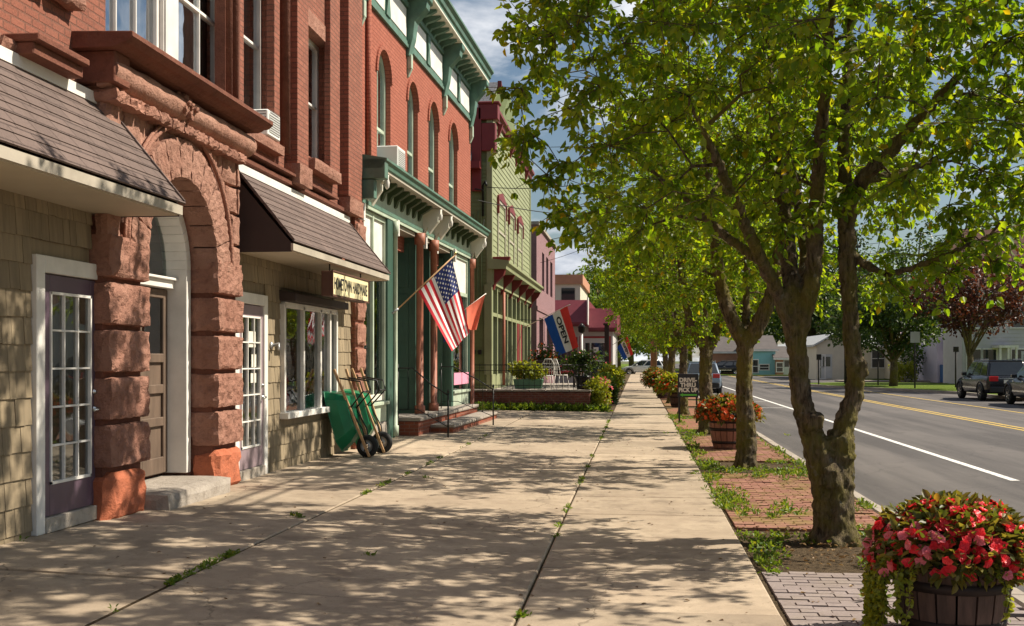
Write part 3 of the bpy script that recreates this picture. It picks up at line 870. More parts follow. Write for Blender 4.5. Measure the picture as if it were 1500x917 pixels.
# holes are cut by leaving shingles out and standing frames/doors proud
bb = shakes(2.5, 9.60, .0, ztop, [(d1[0] - .14, d1[1] + .14, 0, 2.46)]); bb.build('shingle_wall', 'shake', A)
d2 = (13.20, 14.10 + .3)
d2 = (YW(383, -4.86) - .93, YW(383, -4.86))
wy0, wy1 = YW(412, -4.85), YW(489, -4.85)
bb = shakes(13.02, 18.75, .0, ztop, [(d2[0] - .14, d2[1] + .14, 0, 2.44), (wy0, wy1, .82, 2.47)])
bb.f = bb.f[6:]; bb.mi = bb.mi[6:]; bb.sm = bb.sm[6:]          # the backing is rebuilt round the window opening
w2 = MB(); w2.v = bb.v; w2.f = bb.f; w2.mi = bb.mi; w2.sm = bb.sm
wall_open(w2, WX - .03, WX - .4, 13.02, 18.75, -.05, ztop, [(wy0, wy1, .82, 2.47)])
w2.build('shingle_wall', 'shake', A)
def shop_door(ya, yb, z0, z1, dmat, notes=False):
    t = .13
    b = MB(); X = WX + .035
    b.box(X - .1, X, ya - t, ya, z0 - .12, z1 + .14); b.box(X - .1, X, yb, yb + t, z0 - .12, z1 + .14); b.box(X - .1, X, ya, yb, z1, z1 + .14)
    MB().box(X - .1, X + .012, ya + .002, yb - .002, z0 - .12, z0 + .005).build('threshold', 'grey_stone', A, .004)
    fr = b.build('door_frame', 'white_paint', A, bevel=.006)
    Xd = WX + .012; s = .11
    b = MB(); b.box(Xd - .045, Xd, ya + .01, ya + s, z0 + .01, z1 - .01); b.box(Xd - .045, Xd, yb - s, yb - .01, z0 + .01, z1 - .01)
    b.box(Xd - .045, Xd, ya + s, yb - s, z0 + .01, z0 + .27); b.box(Xd - .045, Xd, ya + s, yb - s, z1 - .15, z1 - .01)
    dr = b.build('glazed_door', dmat, A, bevel=.004)
    g0, g1, h0, h1 = ya + s, yb - s, z0 + .27, z1 - .15
    b = MB(); f = .022
    b.box(Xd - .03, Xd + .012, g0, g0 + f, h0, h1); b.box(Xd - .03, Xd + .012, g1 - f, g1, h0, h1); b.box(Xd - .03, Xd + .012, g0, g1, h0 - .002, h0 + f); b.box(Xd - .03, Xd + .012, g0 + .001, g1 - .001, h1 - f, h1 + .001)
    for k in (1, 2): yy = g0 + (g1 - g0) * k / 3; b.box(Xd - .022, Xd + .008, yy - .008, yy + .008, h0 + f, h1 - f)
    for k in range(1, 5): zz = h0 + (h1 - h0) * k / 5; b.box(Xd - .022, Xd + .006, g0 + f, g1 - f, zz - .008, zz + .008)
    b.build('glazing_bar', 'white_paint', dr)
    MB().quad((Xd - .015, g0, h0), (Xd - .015, g1, h0), (Xd - .015, g1, h1), (Xd - .015, g0, h1)).build('pane', 'glass', dr)
    MB().box(Xd - .3, Xd - .28, g0 - .1, g1 + .1, h0 - .1, h1 + .1).build('dark_interior', 'room_dark', dr)
    zc = z0 + (z1 - z0) * .43; yy = yb - s / 2; M_ = Matrix.Rotation(PI / 2, 3, 'Y')
    b = MB(); b.lathe((Xd, yy, zc + .15), [(.028, 0), (.028, .012), (.018, .016), (.018, .03)], 14, M_); b.build('deadbolt', 'chrome', dr)
    b = MB(); b.lathe((Xd, yy, zc), [(.028, 0), (.028, .012), (.018, .016), (.018, .03)], 14, M_)
    b.tube([(Xd + .02, yy, zc), (Xd + .06, yy, zc), (Xd + .065, yy - .02, zc - .005), (Xd + .06, yy - .12, zc - .012)], .012, 8)
    b.build('handle', 'chrome', dr)
    return dr
shop_door(d1[0], d1[1], .29, 2.31, 'purple_paint')
dr2 = shop_door(d2[0], d2[1], .22, 2.29, 'mauve_door')
b = MB(); Xd = WX + .012
yn = (d2[0] + d2[1]) / 2
b.box(Xd - .012, Xd - .008, yn - .05, yn + .2, 1.75, 1.95); b.box(Xd - .012, Xd - .008, yn + .02, yn + .22, 1.3, 1.42); b.box(Xd - .012, Xd - .008, yn + .05, yn + .22, 1.5, 1.66)
split(b, 'paper_notice', 'offwhite', dr2)
b = MB(); b.box(WX - .3, WX + .01, 9.32 + .13, 9.6, .0, 2.93); b.build('corner_board', 'white_paint', A) if False else None

# show window: bowed box with three lights
b = MB(); X = WX + .03
z0w, z1w = .83, 2.36
cuts = [wy0, YW(443, X), YW(468, X), YW(482, X), wy1]
for y in cuts: b.box(X - .09, X + .03, y - .035, y + .035, z0w, z1w)
b.box(X - .09, X + .03, wy0, wy1, z1w - .05, z1w + .03); b.box(X - .3, X + .09, wy0 - .06, wy1 + .03, z0w - .05, z0w + .035)
sw = b.build('show_window', 'white_paint', A, bevel=.005)
MB().quad((X - .02, wy0, z0w), (X - .02, wy1, z0w), (X - .02, wy1, z1w), (X - .02, wy0, z1w)).build('pane', 'glass', sw)
b = MB(); b.box(X - 2., X - 1.95, wy0 - .5, wy1 + .5, .5, 2.6); b.box(X - 2, X - .4, wy1 + .3, wy1 + .35, .5, 2.6); b.box(X - 2, X - .4, wy0 - .35, wy0 - .3, .5, 2.6); b.box(X - 2, X - .4, wy0 - .3, wy1 + .3, 2.5, 2.55); b.box(X - 2, X - .12, wy0, wy1, .6, .84)
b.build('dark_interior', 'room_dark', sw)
b = MB(); b.prism([(X - .1, 2.40), (X + .2, 2.39), (X + .2, 2.5), (X - .1, 2.56)], 'y', wy0 - .08, wy1 + .06); b.build('window_hood', 'dark_brown', A, bevel=.01)
# goods in the window
disp = MB()
for k in range(90):
    y = random.uniform(wy0 + .1, wy1 - .1); z = .84 + random.random() ** 1.5 * .45; s_ = random.uniform(.02, .06)
    x = X - random.uniform(.15, .7)
    disp.rock(x - s_, x + s_, y - s_, y + s_, z, z + s_ * random.uniform(1, 3), (1, 1, 1), 0, .0, smooth=False)
disp.build('window_display_goods', 'box_mixed', sw)
b = MB(); b.tube([(X - .14, wy0 + .42 + .12 * math.cos(t), 1.22 + .11 * math.sin(t)) for t in [PI * .1 + k * PI * 1.3 / 12 for k in range(13)]] + [(X - .14, wy0 + .42 + .13 * math.cos(t), 1.0 + .12 * math.sin(t)) for t in [PI * .55 - k * PI * 1.3 / 12 for k in range(13)]], .05, 10)
b.build('red_ornament', 'toy_red', sw)
b = MB(); b.rock(X - .3, X - .16, wy1 - .75, wy1 - .6, 2.1, 2.3, (2, 2, 2), .01, .04); b.rock(X - .3, X - .2, wy0 + .35, wy0 + .5, 1.35, 1.7, (2, 2, 3), .02, .03); split(b, 'hanging_ornament', 'toy_red', sw)

# stone pilaster at the far end of the shop
b = MB(); z = .1; ya, yb = 18.76, Yend + .25
while z < 3.9:
    b.rock(-5.05, -4.72, ya, yb - .01, z, z + .4, (3, 7, 5), .022, .03); z += .43
split(b, 'end_pilaster_block', 'brownstone', A)
b = MB(); b.box(-5.3, -4.78, ya, yb + .01, 0, 4.02); b.build('end_pilaster', 'old_red_brick', A)
for h0, h1 in ((1.5, YA0), (YA1, Yend)): bx('header_wall', 'old_red_brick', A, -5.3, -4.93, h0, h1, 2.9, 3.62)

# --- awnings
def awning(y0, y1, near_end=True):
    xe, xt = -4.13, -4.83; zt, ze = 3.88, 3.03
    b = MB(); nrow = 9
    ang = math.atan2(zt - ze, xe - xt); L = math.hypot(xe - xt, zt - ze)
    for k in range(nrow):
        s0 = L * k / nrow; s1 = L * (k + 1) / nrow + .03
        def P(s, h): return (xe - s * math.cos(ang) + h * math.sin(ang), ze + s * math.sin(ang) + h * math.cos(ang))
        b.prism([P(s0 - (.02 if k == 0 else 0), .0), P(s0 - (.02 if k == 0 else 0), .016), P(min(s1, L), .006), P(min(s1, L), -.006)], 'y', y0 - .03, y1 + .03)
    aw = b.build('awning', 'awning_shingle', A)
    b = MB(); b.prism([(xt - .05, 2.9), (xe - .03, 2.9), (xe - .03, 3.01), (xt - .05, 3.85)], 'y', y0, y0 + .03); b.prism([(xt - .05, 2.9), (xe - .03, 2.9), (xe - .03, 3.01), (xt - .05, 3.85)], 'y', y1 - .03, y1)
    split(b, 'awning_end_panel', 'dark_brown', aw)
    b = MB(); b.box(xe - .03, xe, y0 - .01, y1 + .01, 2.915, 3.0); b.build('fascia', 'cream_paint', aw)
    b = MB(); b.box(xt - .1, xe - .03, y0 + .03, y1 - .03, 2.905, 2.925); b.build('soffit', 'soffit', aw)
    b = MB(); b.box(xt - .12, xt + .02, y0 - .04, y1 + .04, 3.885, 3.985); b.build('top_flashing', 'white_paint', aw)
    b = MB()
    for yy in (y0 - .032, y1 + .002):
        b.prism([(xe + .01, ze - .01), (xe + .02, ze + .02), (xt + .02, zt + .02), (xt + .02, zt - .02)], 'y', yy, yy + .03)
    split(b, 'verge_trim', 'awning_shingle', aw)
awning(2.5, YW(267, -4.13), False)
awning(YW(430, -4.13), YW(570, -4.13))

# small things on this front
s = thing('shop_sign', 'cream hanging board sign lettered HOMETOWN HARDWARE below the awning edge', 'sign', (-4.25, 16, 2.6))
sy0, sy1 = YW(489, -4.1), YW(541, -4.1)
b = MB(); b.box(-4.27, -4.13, sy0 - .02, sy1 + .02, 2.46, 2.80); b.build('sign_box', 'sign_brown', s, bevel=.006)
b = MB(); b.box(-4.131, -4.118, sy0, sy1, 2.485, 2.785); b.build('face', 'sign_cream', s)
b = MB(); f = .022
for a in ((sy0 - .02, sy1 + .02, 2.455, 2.455 + f), (sy0 - .02, sy1 + .02, 2.79, 2.79 + f), (sy0 - .02, sy0 - .02 + f, 2.477, 2.79), (sy1 + .02 - f, sy1 + .02, 2.477, 2.79)): b.box(-4.13, -4.105, *a)
b.build('frame', 'sign_brown', s)
vs, fs = text_geo('HOMETOWN HARDWARE', .235, .004)
wx = max(v.x for v in vs) - min(v.x for v in vs); k = (sy1 - sy0 - .16) / wx
b = MB(); b.add([(-4.114, (sy0 + sy1) / 2 + v.x * k, 2.632 + v.y) for v in vs], fs); b.build('lettering', 'sign_black', s)
b = MB()
for yy in (sy0 + .15, sy1 - .15): b.tube([(-4.2, yy, 2.8), (-4.2, yy, 2.91)], .012, 6)
split(b, 'hanger', 'iron', s)

def ac_unit(name, label, X, y, z, w=.6, h=.4, out=.32):
    t = thing('air_conditioner', label, 'air conditioner', (X, y, z), group='window air conditioners')
    b = MB(); b.box(X - .1, X + out, y - w / 2, y + w / 2, z, z + h); b.build('housing', 'white_plastic', t, bevel=.015)
    b = MB(); b.box(X + out, X + out + .01, y - w / 2 + .05, y + w / 2 - .05, z + .05, z + h - .05); split(b, 'rear_panel', 'grey_plastic', t)
    b = MB()
    for i in range(9): b.box(X + out + .01, X + out + .014, y - w / 2 + .06, y + w / 2 - .06, z + .07 + i * .032, z + .078 + i * .032)
    for i in range(7): b.box(X + .05, X + out - .03, y - w / 2 - .004, y - w / 2 - .001, z + .07 + i * .04, z + .08 + i * .04)
    b.build('grille', 'dark_grey_roof', t)
ac_unit('a', 'white air conditioner in the window beside the carved stone cornice', -4.98, (y_w1[0] + y_w1[1]) / 2 + .2, 4.52, .5, .34, .2)
t = thing('wall_fixture', 'small bare metal wall fixture between purple door and shop window', 'wall fixture', (-4.8, YW(402, -4.8), 1.78))  # plain metal bracket on the shingles, carries no lamp
yy = YW(402, -4.8)
b = MB(); b.lathe((-4.85, yy, 1.78), [(.05, 0), (.05, .02), (.02, .03)], 14, Matrix.Rotation(PI / 2, 3, 'Y')); b.build('mounting_plate', 'galvanised', t)
b = MB(); b.tube([(-4.83, yy, 1.78), (-4.74, yy, 1.80), (-4.73, yy - .03, 1.72)], .018, 8); b.tube([(-4.83, yy, 1.78), (-4.76, yy + .08, 1.80)], .022, 8); b.build('arm', 'galvanised', t)
# ================================================================== painted brick building with green cornices (its own frame: x out to the street, y along the front)
B2O = Vector((-4.85, 19.2, 0)); B2R = -math.atan(.0305)
def S2(px, off=0.):
    k = (px - 750) / F; dx, dy = CT * k - ST, ST * k + CT
    ux, uy = math.cos(B2R), math.sin(B2R); vx, vy = -math.sin(B2R), math.cos(B2R)
    ox, oy = B2O.x + off * ux, B2O.y + off * uy
    # o + s v = t d
    det = vx * (-dy) - (-dx) * vy
    return ((-ox) * (-dy) - (-dx) * (-oy)) / det
def B2W(p): return Matrix.Translation(B2O) @ Matrix.Rotation(B2R, 4, 'Z') @ Vector(p)
B = thing('brick_building', 'tall painted brick building with green bracketed cornices over arched windows', 'building', B2O, B2R)
LN = 11.1
wins = [S2(560) , S2(603), S2(634), S2(664)]
wins = [(S2(552), S2(572)), (S2(596.5), S2(612)), (S2(627.5), S2(642)), (S2(657.5), S2(670))]
wz0, wzs = 4.7, 6.95
b = MB()
def arch_wall(b, X0, X1, ya, yb, za, zb, opens):
    y = ya
    for (o0, o1, z0, zs) in opens:
        r = (o1 - o0) / 2; c = (o0 + o1) / 2
        b.box(X1, X0, y, o0, za, zb); b.box(X1, X0, o0, o1, za, z0)
        for i in range(12):
            a0, a1 = PI * i / 12, PI * (i + 1) / 12
            b.prism([(c - r * math.cos(a0), zs + r * math.sin(a0)), (c - r * math.cos(a1), zs + r * math.sin(a1)), (c - r * math.cos(a1), zb), (c - r * math.cos(a0), zb)], 'x', X1, X0)
        y = o1
    b.box(X1, X0, y, yb, za, zb)
arch_wall(b, 0, -.3, 0.02, LN, 4.3, 9.2, [(a, c, wz0, wzs) for a, c in wins])
b.box(-12, -.3, 0.02, LN, 3.9, 9.2); b.box(-12, -2.2, 0.02, LN, 0, 3.9); b.box(-2.2, -.3, .02, .15, 0, 3.9); b.box(-2.2, -.3, LN - .12, LN, 0, 3.9)
b.build('brick_wall', 'painted_red_brick', B, local=True)
b = MB(); b.tube([(.05, .55, 4.9), (.05, .55, 8.6)], .05, 10); b.box(-.02, .12, .47, .63, 8.6, 8.8); b.build('downpipe', 'painted_red_brick', B, local=True)
for (a, c) in wins:
    r = (c - a) / 2; m_ = (a + c) / 2; X = -.1
    b = MB(); w_ = .07
    b.box(X - .08, X, a, a + w_, wz0, wzs); b.box(X - .08, X, c - w_, c, wz0, wzs); b.box(X - .08, X, a + w_, c - w_, wz0, wz0 + w_)
    for i in range(14):
        a0, a1 = PI * i / 14, PI * (i + 1) / 14
        b.prism([(m_ - q * math.cos(t), wzs + q * math.sin(t)) for q, t in ((r, a0), (r, a1), (r - w_, a1), (r - w_, a0))], 'x', X - .08, X)
    b.box(X - .07, X - .01, a + w_, c - w_, 5.95, 6.01); b.box(X - .09, X - .02, m_ - .012, m_ + .012, wz0 + w_, wzs + r - w_)
    f = b.build('arched_window', 'sage_light', B, local=True)
    b = MB(); b.prism([(a + w_, wz0 + w_)] + [(m_ - (r - w_) * math.cos(PI * i / 14), wzs + (r - w_) * math.sin(PI * i / 14)) for i in range(15)] + [(c - w_, wz0 + w_)], 'x', X - .05, X - .045)
    b.build('pane', 'glass_upper', f, local=True)
    bx('blind', 'curtain', f, X - .1, X - .09, a + w_, c - w_, 4.8, 6.3, local=True)
    bx('dark_interior', 'room_dark', f, X - .17, X - .15, a, c, 4.7, 7.5, local=True)
    b = MB()
    for i in range(14):
        a0, a1 = PI * i / 14, PI * (i + 1) / 14
        b.prism([(m_ - q * math.cos(t), wzs + q * math.sin(t)) for q, t in ((r + .1, a0), (r + .1, a1), (r + .005, a1), (r + .005, a0))], 'x', -.05, .035)
    b.build('arch_moulding', 'painted_red_brick', B, local=True)
ac2 = B2W((0, wins[0][0] + .62, 5.2))
t = thing('air_conditioner', 'white air conditioner above the green shop cornice on painted brick', 'air conditioner', ac2, B2R, 'window air conditioners')
Lx = wins[0][0] + .62
def L2(b): b.v = [tuple(Vector(p) - Vector((0, Lx, 5.0))) for p in b.v]; return b
L2(MB().box(-.1, .32, Lx - .3, Lx + .3, 5.0, 5.42)).build('housing', 'white_plastic', t, .015, True)
L2(MB().box(.32, .33, Lx - .25, Lx + .25, 5.05, 5.37)).build('rear_panel', 'grey_plastic', t, 0, True)
b = MB()
for i in range(8): b.box(.33, .334, Lx - .24, Lx + .24, 5.07 + i * .036, 5.078 + i * .036)
L2(b).build('grille', 'dark_grey_roof', t, 0, True)

# --- upper cornice
Cn = B
b = MB(); b.box(-.1, .06, 0, LN, 8.0, 8.07); b.box(-.1, .04, 0, LN, 8.07, 8.14); b.box(-.1, .02, 0.005, LN - .005, 8.14, 8.86); b.box(-.1, .07, 0, LN, 8.82, 8.92)
b.build('upper_frieze', 'green_trim', B, local=True)
b = MB(); b.box(-.3, .5, -.08, LN + .1, 9.14, 9.2); b.prism([(-.3, 9.2), (.5, 9.2), (.54, 9.24), (.56, 9.32), (.62, 9.38), (.62, 9.43), (-.3, 9.5)], 'y', -.1, LN + .15)
b.build('upper_cornice', 'green_trim', B, local=True)
b = MB(); b.box(-.09, .5, -.06, LN + .08, 9.10, 9.14); b.build('cornice_soffit', 'offwhite', B, local=True)
b = MB()
BP = [.2, S2(598, .2), S2(658, .2), LN - .12]
BP = [.16, 3.75, 7.4, LN - .14]
def bracket(b, y, w, zt, h, out):
    pr = [(0, zt), (out, zt), (out, zt - .12), (out - .05, zt - .16), (out * .86, zt - .28), (out * .6, zt - .42), (out * .38, zt - .55), (out * .3, zt - h * .7), (out * .22, zt - h * .82), (out * .12, zt - h), (0, zt - h)]
    b.prism(pr, 'y', y - w / 2, y + w / 2)
for y in BP: bracket(b, y, .3, 9.1, 1.25, .5)
split(b, 'bracket', 'green_trim', B, .01, True)
b = MB()
for y in BP:
    b.box(.005, .1, y - .07, y + .07, 7.6, 7.9); b.prism([(0, 7.6), (.1, 7.6), (.03, 7.45), (0, 7.42)], 'y', y - .05, y + .05)
split(b, 'drop_pendant', 'sage_light', B, .01, True)
b = MB(); mod = MB()
for y0, y1 in zip(BP[:-1], BP[1:]):
    m_ = (y0 + y1) / 2
    for p, q in ((y0 + .25, m_ - .2), (m_ + .2, y1 - .25)): b.box(.02, .034, p, q, 8.2, 8.78)
    nm = 7
    for i in range(nm):
        y = y0 + .25 + (y1 - y0 - .5) * (i + .5) / nm
        mod.prism([(.02, 9.1), (.42, 9.1), (.42, 9.06), (.3, 9.0), (.12, 8.95), (.06, 8.86), (.02, 8.86)], 'y', y - .06, y + .06)
split(b, 'frieze_panel', 'white_paint', B, .004, True)
split(mod, 'modillion', 'green_trim', B, 0, True)
b = MB()
for y0, y1 in zip(BP[:-1], BP[1:]):
    m_ = (y0 + y1) / 2; b.prism([(m_ - .15, 8.15), (m_ + .15, 8.15), (m_ + .06, 8.47), (m_ + .15, 8.8), (m_ - .15, 8.8), (m_ - .06, 8.47)], 'x', .02, .07)
split(b, 'frieze_divider', 'green_trim', B, .004, True)

# --- shop cornice
b = MB(); b.prism([(-.1, 4.92), (.44, 4.92), (.47, 4.95), (.49, 5.02), (.53, 5.05), (.53, 5.09), (-.1, 5.2)], 'y', -.02, LN + .15)
b.box(-.1, .05, .02, LN, 4.36, 4.43); b.build('shop_cornice', 'green_trim', B, local=True)
b = MB(); b.box(-.1, .44, -.0, LN + .1, 4.885, 4.92); b.build('shop_cornice_soffit', 'cream_paint', B, local=True)
b = MB(); b.box(-.1, .022, .03, LN - .01, 4.43, 4.885); b.box(-.1, .04, .025, LN, 4.3, 4.36); b.build('shop_frieze', 'sage_light', B, local=True)
b = MB(); b.box(-.1, .50, -.02, .2, 4.74, 5.088); b.box(-.1, .3, .0, .18, 4.4, 4.73); b.build('cornice_end_block', 'green_trim', B, .01, local=True)
b = MB()
mids = (S2(632, .2), S2(648, .2))
for y in (mids[0], mids[1], LN - .05): bracket(b, y, .16, 4.88, .55, .42)
for y in (.5,): bracket(b, y, .14, 4.88, .45, .36)
split(b, 'shop_bracket', 'offwhite', B, .008, True)
b = MB()
for y in (mids[0], mids[1], LN - .05, .5): b.lathe((.4, y, 4.62), [(.01, 0), (.04, .04), (.05, .12), (.03, .2), (.04, .26)], 10)
for y in (.12, 2.62, mids[0], mids[1] , 8.5, LN - .1): b.box(.03, .1, y - .05, y + .05, 4.02, 4.34)
split(b, 'turned_drop', 'white_paint', B, .006, True)
b = MB()
for y0, y1, nn_ in ((.75, mids[0] - .25, 8), (mids[1] + .3, LN - .3, 6)):
    for i in range(nn_):
        y = y0 + (y1 - y0) * (i + .5) / nn_
        b.prism([(.022, 4.884), (.32, 4.884), (.32, 4.84), (.24, 4.78), (.1, 4.7), (.06, 4.58), (.022, 4.56)], 'y', y - .07, y + .07)
split(b, 'shop_modillion', 'dark_moss_green', B, 0, True)

# --- shop front
def pil(y0, y1, x0, x1, mat, name='pilaster', z0=.05, z1=4.3):
    bx(name, mat, B, x0, x1, y0, y1, z0, z1, bevel=.01, local=True)
pil(.03, .28, -.3, .02, 'sage_light'); pil(S2(566), S2(577), -.3, .03, 'deep_green'); pil(LN - .3, LN - .02, -.3, .02, 'deep_green')
pil(S2(663) - .25, S2(663), -.3, .02, 'deep_green')
def column(y, mat, r=.06, x=.06, z0=.1):
    b = MB(); b.tube([(x, y, z0), (x, y, z0 + .2), (x, y, z0 + .21), (x, y, 4.05), (x, y, 4.06), (x, y, 4.3)], [r * 1.5, r * 1.5, r, r, r * 1.5, r * 1.6], 14)
    b.build('column', mat, B, local=True)
column(S2(579, .06), 'sage_light', .045); column(S2(615, .06), 'copper_red', .075, z0=.4); column(S2(635.5, .06), 'copper_red', .075, z0=.4); column(S2(691, .06), 'copper_red', .07)
# display windows: bulkhead, glass, transom lights
def display(y0, y1, n, ztr, transom='white_paint'):
    b = MB(); b.rock(-.25, .03, y0, y1, .0, .42, (3, 6, 3), .01, .02); b.build('bulkhead_base', 'slab_stone', B, local=True)
    bx('bulkhead', 'sage_light', B, -.25, .0, y0, y1, .42, .74, local=True)
    b = MB(); b.box(-.25, .06, y0 - .02, y1 + .02, .74, .8)
    for i in range(n + 1):
        y = y0 + (y1 - y0) * i / n; b.box(-.14, -.02, y - .035, y + .035, .8, 4.3)
    b.box(-.14, -.03, y0, y1, ztr - .05, ztr + .05); b.box(-.14, -.03, y0, y1, 4.2, 4.3)
    f = b.build('display_window', 'sage_light', B, bevel=.004, local=True)
    bx('pane', 'glass_green', f, -.09, -.08, y0, y1, .8, ztr, local=True)
    bx('transom_panel', transom, f, -.085, -.07, y0, y1, ztr, 4.25, local=True)
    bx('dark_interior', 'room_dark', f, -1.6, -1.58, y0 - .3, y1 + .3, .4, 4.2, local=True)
    return f
y0, y1 = .28, S2(566)
fL = display(y0, y1, 2, 3.2)
y0r, y1r = S2(663), LN - .3
fR = display(y0r, y1r, 1, 3.3)
bx('pink_board', 'pink_board', fR, .005, .02, y0r + .1, y1r - .1, .95, 1.25, local=True)
b = MB(); b.box(.005, .015, y0 + .3, y0 + 1.5, .83, .95); b.build('white_board', 'offwhite', fL, local=True)
for k in range(3):
    b = MB(); yy = y0 + .35 + k * .6
    b.tube([(-.5, yy, .8), (-.5, yy, 1.5)], .02, 8); b.rock(-.62, -.38, yy - .12, yy + .12, 1.4, 2.1, (3, 3, 5), .03, .05); b.build('shop_display_figure', ('box_mixed', 'copper_red', 'offwhite')[k], fL, local=True)
# recessed entries and the stair door between them
def recess(y0, y1, dep, doorside=True):
    b = MB(); b.box(-dep - .05, -dep, y0, y1, .3, 4.3); b.build('entry_back_wall', 'deep_green', B, local=True)
    b = MB(); b.box(-dep, -.05, y1, y1 + .06, .3, 4.3)
    for z0_, z1_ in ((.5, 1.2), (1.35, 3.0), (3.15, 4.1)):
        b.box(-dep + .12, -.2, y1 - .02, y1, z0_, z1_)
    b.build('entry_side_wall', 'deep_green', B, bevel=.004, local=True)
    bx('entry_side_wall', 'offwhite' if dep > 1 else 'deep_green', B, -dep, -.05, y0 - .06, y0, .3, 4.3, local=True)
    bx('entry_ceiling', 'cream_paint', B, -dep, -.02, y0, y1, 4.22, 4.3, local=True)
    b = MB(); w_ = min(.95, y1 - y0 - .2); c = (y0 + y1) / 2
    b.box(-dep, -dep + .05, c - w_ / 2, c + w_ / 2, .44, 2.6)
    d_ = b.build('entry_door', 'green_trim', B, bevel=.006, local=True)
    bx('pane', 'dark_glass', d_, -dep + .05, -dep + .055, c - w_ / 2 + .14, c + w_ / 2 - .14, 1.2, 2.4, local=True)
    b = MB(); b.tube([(-dep + .05, c + w_ / 2 - .07, 1.4), (-dep + .1, c + w_ / 2 - .07, 1.4)], .025, 8); b.build('handle', 'brass', d_, local=True)
recess(S2(580), S2(612), 1.25); recess(S2(617.5), S2(632), .45); recess(S2(637.5), S2(663) - .25, 1.25)
b = MB(); b.box(-1.4, -.02, S2(578), S2(663), .3, .43); b.build('entry_floor', 'slab_stone', B, local=True)
b = MB()   # hanging lantern
yl = S2(626, .0)
b.tube([(.0, yl, 3.0), (.2, yl, 3.05), (.2, yl, 2.95)], .012, 6); b.lathe((.2, yl, 2.62), [(.02, 0), (.06, .03), (.09, .26), (.1, .27), (.02, .34)], 6); b.build('lantern', 'iron', B, local=True)

# --- entrance steps
stp = thing('entrance_steps', 'low brick steps with grey stone treads before the green shop front', 'steps', B2O, B2R)
ys0, ys1 = 3.05, 10.0
XT, XL = .40, .90
b = MB(); b.box(-.02, XT - .02, ys0 + .02, ys1 - .02, .0, .345); b.build('upper_riser', 'step_brick', stp, local=True)
b = MB(); b.box(XT - .02, XL - .02, ys0 + 1.1, ys1 + .1, .0, .16); b.build('lower_riser', 'step_brick', stp, local=True)
b = MB(); y = ys0
while y < ys1 - .1:
    yy = min(y + 1.16, ys1); b.rock(-.05, XT + .03, y, yy - .01, .345, .43, (3, 6, 2), .006, .012); y += 1.16
split(b, 'upper_tread', 'slab_stone', stp, 0, True)
b = MB(); y = ys0 + 1.05
while y < ys1:
    yy = min(y + 1.2, ys1 + .15); b.rock(XT - .0, XL + .03, y, yy - .01, .16, .235, (3, 6, 2), .006, .012); y += 1.2
split(b, 'lower_tread', 'slab_stone', stp, 0, True)

# --- railings
def railing(label, y, x0, x1, zb, rise):
    t = thing('stair_railing', label, 'railing', B2O, B2R, 'iron railings at the brick steps')
    b = MB(); b.tube([(x1, y, zb), (x1, y, .92)], .018, 8); b.lathe((x1, y, .92), [(.01, 0), (.03, .02), (.02, .06), (.004, .09)], 8); b.build('newel_post', 'iron', t, local=True)
    b = MB(); b.tube([(x0, y, .43), (x0, y, 1.5)], .014, 6); b.build('newel_post', 'iron', t, local=True)
    P = [(x1, y, .88), (x1 - .35, y, 1.1), (x0 + .3, y, 1.42), (x0, y, 1.42)]
    b = MB(); b.tube(P, .014, 8); b.tube([(x1, y, .25), (x0 + .4, y, .6), (x0, y, .6)], .009, 6); b.build('handrail', 'iron', t, local=True)
    b = MB()
    for i in range(1, 5):
        u = i / 5; x = x1 + (x0 - x1) * u; zt = .88 + .54 * min(1, u * 1.25); zb_ = .25 + .35 * min(1, u * 1.4)
        b.tube([(x, y, zb_), (x, y, zt)], .007, 6)
    split(b, 'baluster', 'iron', t, 0, True)
railing('nearer iron stair railing rising from the pavement to the green shop door', S2(655, 1.0), -.0, 1.02, .04, 0)
railing('farther iron stair railing at the end of the brick steps', S2(722.5, 1.25), -.0, 1.25, .04, 0)

# --- flags on the green shop front
def cloth(A0, A1, B0, B1, fold=.05, nf=2.3, ph=0., bulge=None):
    A0, A1, B0, B1 = map(Vector, (A0, A1, B0, B1))
    nrm = (B0 - A0).cross(A1 - A0).normalized()
    def P(u, v, off=0.):
        a = A0.lerp(A1, v); c = B0.lerp(B1, v)
        p = a.lerp(c, u)
        w_ = u ** .7
        d = fold * w_ * (math.sin(v * PI * nf + ph + u * 1.2) + .4 * math.sin(v * PI * nf * 2.3 + 1 + u * 3))
        p += nrm * (d + off) + Vector((0, 0, -.05)) * math.sin(PI * v) * (1 - u) * .6 * u
        return p
    return P
def strip_mesh(b, P, u0, u1, v0, v1, nu, nv, off=0):
    b.grid(lambda i, j: P(u0 + (u1 - u0) * i, v0 + (v1 - v0) * j, off), nu, nv)
def pole(b, a, c, r=.012): b.tube([a, c], r, 10)
base = PT(578, 457, 21.45); tip = PT(667, 373, 21.7)
t = thing('national_flag', 'stars and stripes flag on a slanting pole beside the green shop front', 'flag', base)
b = MB(); pole(b, base, tip, .014); b.build('flagpole', 'tan_wood', t)
b = MB(); b.lathe(tip, [(.005, -.02), (.022, 0), (.028, .025), (.018, .05), (.002, .06)], 12); b.build('finial', 'brass', t)
b = MB(); b.tube([base + Vector((-.05, 0, -.03)), base + (tip - base) * .06], .024, 10); b.build('pole_bracket', 'galvanised', t)
P = cloth(PT(613, 427, 21.55), PT(662, 379, 21.68), PT(662, 515, 21.4), PT(688, 487, 21.75), .045, 3.2, .4)
b = MB(); b2 = MB()
for i in range(13):
    v0, v1 = i / 13, (i + 1) / 13
    u0 = .42 if i >= 6 else 0
    (b if i % 2 == 0 else b2).grid(lambda x, y, v0=v0, v1=v1, u0=u0: P(u0 + (1 - u0) * x, v0 + (v1 - v0) * y), 24, 2)
fl = MB(); 
